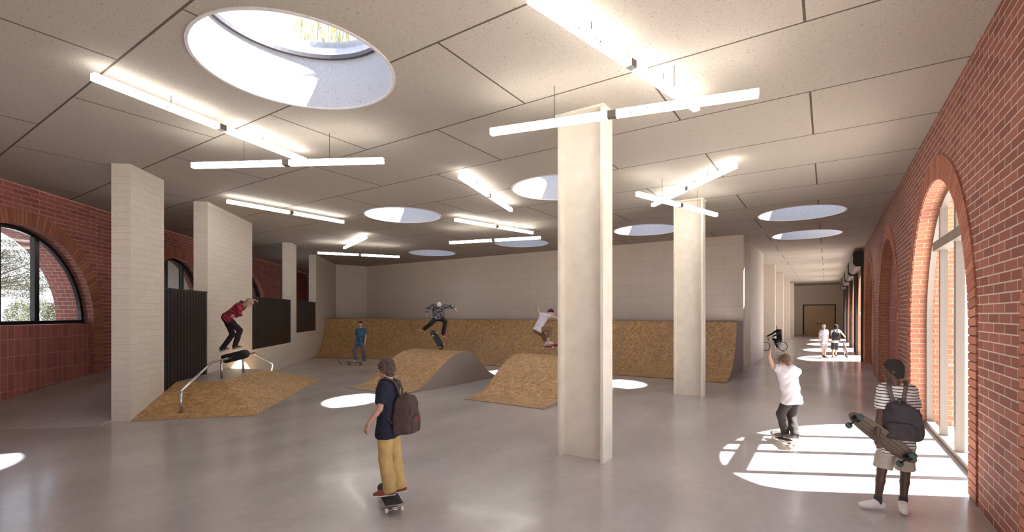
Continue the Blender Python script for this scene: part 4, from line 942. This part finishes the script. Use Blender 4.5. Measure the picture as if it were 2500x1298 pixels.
# standing watcher in the blue tee
q = crop(840, 770, 9.99, 21.6)
J = dict(head=q(398, 212), neck=q(405, 292), shL=q(500, 335), shR=q(325, 340), elL=q(530, 510, .02), wrL=q(512, 655, -.06), haL=q(498, 735, -.08), elR=q(305, 510, .10), wrR=q(295, 640, .16), haR=q(290, 700, .2),
         hipL=q(430, 690), hipR=q(335, 690), knL=q(470, 880, -.05), knR=q(238, 855, -.12), anL=q(495, 1105), anR=q(280, 1075, -.05), toeL=q(470, 1150, -.22), toeR=q(240, 1105, -.22))
b_, info = person('person standing in blue printed tee, grey jeans and black beanie', J, blotch('blue_printed_jersey', (.018, .085, .16), (.30, .38, .44), 17, .585), 'trousers', cloth('grey_blue_denim', (.12, .125, .16)), blotch('black_white_canvas', (.55, .52, .50), (.03, .03, .03), 14, .52), SK_FAIR,
        DV(-.05, -1, .10), beanie, plain('black_knit', (.015, .014, .016), .95), vx=.013, up=(0, 0, 1), curl=(.4, .4), s=1.03)
skateboard('dark skateboard under the foot of the person in blue', Vector((*q(262, 1165, -.05)[:2], .094)), DV(1, .12, 0), (0, 0, 1), plain('brown_deck', (.10, .07, .05), .6), plain('worn_grip', (.05, .045, .045), .9), M['black'], .80, .2)
# small dark scrap near him
mb = MB(); a_ = PX(826, 884, 22.2); a_ = Vector((a_.x, a_.y, .14)); e_ = PX(832.5, 893, 21.7); e_ = Vector((e_.x, e_.y, .012)); mb.tube([a_, (a_+e_)/2+Vector((.01, 0, .0)), e_], [.012, .02, .012], 8)
mb.tube([e_, e_+Vector((-.10, .06, 0))], .010, 6); o = mb.build('stick', blotch('rusty_black', (.04, .025, .02), (.25, .10, .05), 20, .5)); tag(o, 'small dark tool lying on the floor by the person in blue', 'stick')
# airborne skater in camouflage jacket
q = crop(1010, 720, 9.27, 16.5)
J = dict(head=q(575, 240, -.10), neck=q(572, 285), shL=q(672, 255), shR=q(432, 250), elL=q(830, 262, -.05), wrL=q(930, 300, -.14), haL=q(975, 345, -.16), elR=q(318, 300, .05), wrR=q(282, 395, .02), haR=q(288, 440, 0),
         hipL=q(620, 525), hipR=q(500, 525), knL=q(712, 600, -.30), knR=q(385, 650, -.26), anL=q(668, 880, -.05), anR=q(235, 765, .05), toeL=q(745, 965, -.14), toeR=q(180, 800, -.02))
camo = blotch('camouflage_print', (.028, .028, .028), (.42, .42, .44), 26, .54)
b_, info = person('person in camouflage jacket and pale cap leaping over the first hump', J, camo, 'trousers', cloth('black_cotton', (.026, .024, .026)), blotch('red_canvas', (.35, .03, .035), (.6, .5, .5), 13, .62), SK_FAIR,
        DV(0, -.62, -.78), cap_dark, plain('pale_grey_cap', (.58, .55, .55), .6), sleeve='long', vx=.012, up=DV(0, -.5, .86), curl=(.5, .5), loose=1.2, topname='jacket', hem=.03, shoeup={'L': DV(.3, 0, .95), 'R': DV(.2, 0, .9)})
skateboard('dark skateboard flipping in the air over the first hump', q(540, 1015, -.05), DV(.42, .35, -.80), DV(-.55, .70, -.0), plain('black_ply', (.022, .022, .026), .5), plain('grit', (.03, .03, .032), .9), M['sole'], .78, .21, truckm=M['black'])
# crouching skater in white tee
q = crop(1280, 720, 8.655, 15.6)
J = dict(head=q(556, 385), neck=q(492, 425), shL=q(468, 440, -.17), shR=q(395, 425, .17), elL=q(575, 440, -.26), wrL=q(655, 468, -.20), haL=q(700, 480, -.18), elR=q(318, 400, .26), wrR=q(285, 285, .26), haR=q(258, 225, .26),
         hipL=q(275, 735, -.09), hipR=q(255, 735, .10), knL=q(535, 715, -.14), knR=q(400, 850, .12), anL=q(498, 985, -.08), anR=q(462, 1030, .14), toeL=q(575, 1040, -.16), toeR=q(500, 1075, .10))
b_, info = person('person crouching in white tee and maroon beanie with one arm raised', J, cloth('white_jersey', (.62, .60, .66), .06), 'trousers', cloth('brown_chino', (.20, .125, .085)), blotch('white_sneaker', (.58, .55, .53), (.30, .04, .06), 12, .6), SK_FAIR,
        DV(.86, -.35, -.38), beanie, plain('maroon_knit', (.050, .012, .022), .95), legs='crop', vx=.012, up=DV(.35, 0, .93), curl=(.3, .3), loose=1.15, hem=.02, shoeup={'L': DV(.1, .3, .9), 'R': DV(.1, .3, .9)})
skateboard('red skateboard under the crouching person in white', q(545, 1085, -.02), DV(.55, -.75, .12), DV(.1, .25, .9), plain('red_deck', (.42, .04, .07), .4), plain('red_grip', (.34, .035, .06), .8), M['sole'], .78, .21)
# skater in white tee and black jeans near the sunlit floor
q = crop(1860, 840, 4.99, 8.4)
J = dict(head=q(278, 205), neck=q(292, 262), shL=q(212, 290, .02), shR=q(375, 298), elL=q(138, 278, .05), wrL=q(92, 150, .05), haL=q(97, 100, .04), elR=q(455, 345, .16), wrR=q(400, 420, .32), haR=q(370, 440, .38),
         hipL=q(330, 665, .0), hipR=q(410, 665, .0), knL=q(230, 845, .02), knR=q(360, 870, .10), anL=q(286, 1085, .02), anR=q(402, 1100, -.14), toeL=q(190, 1120, .08), toeR=q(325, 1150, -.10))
b_, info = person('skater in white tee and charcoal jeans, one arm up, entering the sunlight', J, cloth('white_cotton', (.66, .65, .69), .05), 'jeans', cloth('charcoal_denim', (.050, .044, .043)), blotch('grey_sneaker', (.17, .15, .14), (.35, .30, .28), 14, .6), SK_FAIR,
        DV(-.72, .62, -.25), hair_mop, plain('chestnut_hair', (.14, .080, .052), .8, noise=.4, nscale=80, bump=.5), vx=.010, up=(0, 0, 1), curl=(.25, .6), loose=1.15, s=.93, hem=.09, legk=1.05)
bc = q(262, 1150, -.02); skateboard('skateboard with pale deck edge in the sunlit doorway light', Vector((bc.x, bc.y, .094)), DV(.15, .98, 0), (0, 0, 1), plain('maple_deck', (.50, .40, .28), .5), plain('coarse_grip', (.06, .05, .045), .9), M['sole'], .80, .21)
# walkers in the corridor
q = crop(1980, 780, 11.8, 24.8)
J = dict(head=q(368, 205), neck=q(362, 268), shL=q(280, 322), shR=q(462, 322), elL=q(243, 475), wrL=q(230, 610), haL=q(232, 670), elR=q(490, 470), wrR=q(508, 590), haR=q(515, 640),
         hipL=q(328, 670), hipR=q(412, 670), knL=q(338, 850, .05), knR=q(412, 855, -.02), anL=q(345, 1030, .15), anR=q(396, 1050, -.1), toeL=q(335, 1065, .3), toeR=q(400, 1085, -.1))
b_, info = person('person walking away in white cap, pale tee and grey shorts', J, cloth('pale_lilac_jersey', (.56, .56, .66), .05), 'shorts', cloth('grey_shorts', (.40, .36, .35)), M['black'], SK_FAIR, DV(.25, .95, -.05), cap_hat, plain('white_cap', (.68, .66, .62), .7), legs='shorts', vx=.014, up=(0, 0, 1), curl=(.5, .9), hem=.04, legk=.9, solem=M['darksole'], fat=.88, loose=.8)
J = dict(head=q(712, 210), neck=q(705, 272), shL=q(628, 318), shR=q(788, 312), elL=q(588, 430, .1), wrL=q(600, 520, .3), haL=q(610, 540, .38), elR=q(872, 368, .0), wrR=q(965, 475, .25), haR=q(1000, 520, .35),
         hipL=q(645, 670), hipR=q(725, 670), knL=q(625, 850, .02), knR=q(724, 850, .10), anL=q(632, 1055, -.1), anR=q(722, 1020, .30), toeL=q(622, 1092, -.2), toeR=q(725, 1050, .5))
b_, info = person('person with dark hair walking a bicycle away along the corridor', J, cloth('white_tee', (.66, .64, .62), .05), 'shorts', cloth('black_shorts', (.035, .032, .036)), M['black'], SK_TAN, DV(.1, 1, 0), hair_mop, plain('black_hair', (.018, .014, .016), .8), legs='knee', vx=.014, up=(0, 0, 1), curl=(.5, 1.1), hem=-.02, legk=.9, fat=.9, loose=.85)
backpack('dark backpack of the person walking the bicycle', info, cloth('dark_nylon', (.045, .040, .045)), w=.30, h=.50, dth=.14, drop=.03, vx=.012, backd=DV(-.5, -1, 0))
gc = q(990, 1070, .45); red_frame = plain('dark_red_paint', (.16, .04, .045), .35)
bicycle('dark red bicycle walked along the corridor, seen from behind', Vector((gc.x+.05, gc.y, 0)), Vector((-.03, 1, 0)), Vector((-.15, 0, 1)), .33, 1.02, red_frame, .60, .90, .28, rise=.06)
# bmx rider
q = crop(1850, 770, 12.98, 29.6)
rear = q(800, 970); front = q(243, 985)
bf = (front-rear); bf.z = 0; gp = (rear+front)/2; wb = bf.length
bk_, g_ = bicycle('small bicycle with pale frame under the rider dressed in black', Vector((gp.x, gp.y, 0)), bf, (0, 0, 1), .29, wb, plain('pale_frame_paint', (.46, .46, .46), .3), .66, .62, .29, tyre=.027, rise=.20, headx=.16)
fw = bf.normalized(); sd_ = fw.cross(UP)
def bp(x, y, z): return Vector((gp.x, gp.y, 0))+fw*x+UP.cross(fw)*y+UP*z
hx, tz = g_['hx'], g_['top']; sx_, sz_ = g_['sx'], g_['sz']
J = dict(head=q(618, 372, -.03), neck=q(655, 440), shL=bp(0, 0, 0), shR=bp(0, 0, 0), elL=bp(0, 0, 0), wrL=bp(hx-.10, .30, tz+.03), haL=bp(hx-.0, .30, tz+.02), elR=bp(0, 0, 0), wrR=bp(hx-.10, -.30, tz+.03), haR=bp(hx, -.30, tz+.02),
         hipL=bp(sx_-.02, .09, sz_+.14), hipR=bp(sx_-.02, -.09, sz_+.14), knL=bp(0, 0, 0), knR=bp(0, 0, 0), anL=bp(g_['bbx']+.06, .14, .24), anR=bp(g_['bbx']-.14, -.14, .50), toeL=bp(g_['bbx']+.22, .15, .19), toeR=bp(g_['bbx']+.02, -.15, .46))
nk = Vector(J['neck']); shc = nk-UP*.06-fw*.02
J['shL'] = shc+UP.cross(fw)*.18; J['shR'] = shc-UP.cross(fw)*.18
J['elL'] = (J['shL']+J['wrL'])/2+UP.cross(fw)*.06-UP*.05; J['elR'] = (J['shR']+J['wrR'])/2-UP.cross(fw)*.06-UP*.05
J['knL'] = (J['hipL']+J['anL'])/2+fw*.27+UP*.12+UP.cross(fw)*.06; J['knR'] = (J['hipR']+J['anR'])/2+fw*.30+UP*.15-UP.cross(fw)*.06
b_, info = person('bald rider in long black clothes sitting on a small bicycle in the corridor', J, cloth('black_knitwear', (.016, .015, .017)), 'trousers', cloth('black_trousers', (.022, .020, .022)), plain('grey_trainers', (.30, .30, .32), .6), SK_FAIR, DV(-.35, -.93, 0), None, None, sleeve='long', vx=.014, up=(0, 0, 1), curl=(1.3, 1.3), topname='sweater', hem=.0, s=.95)

for o in bpy.data.objects:
    if 'local' in o: del o['local']
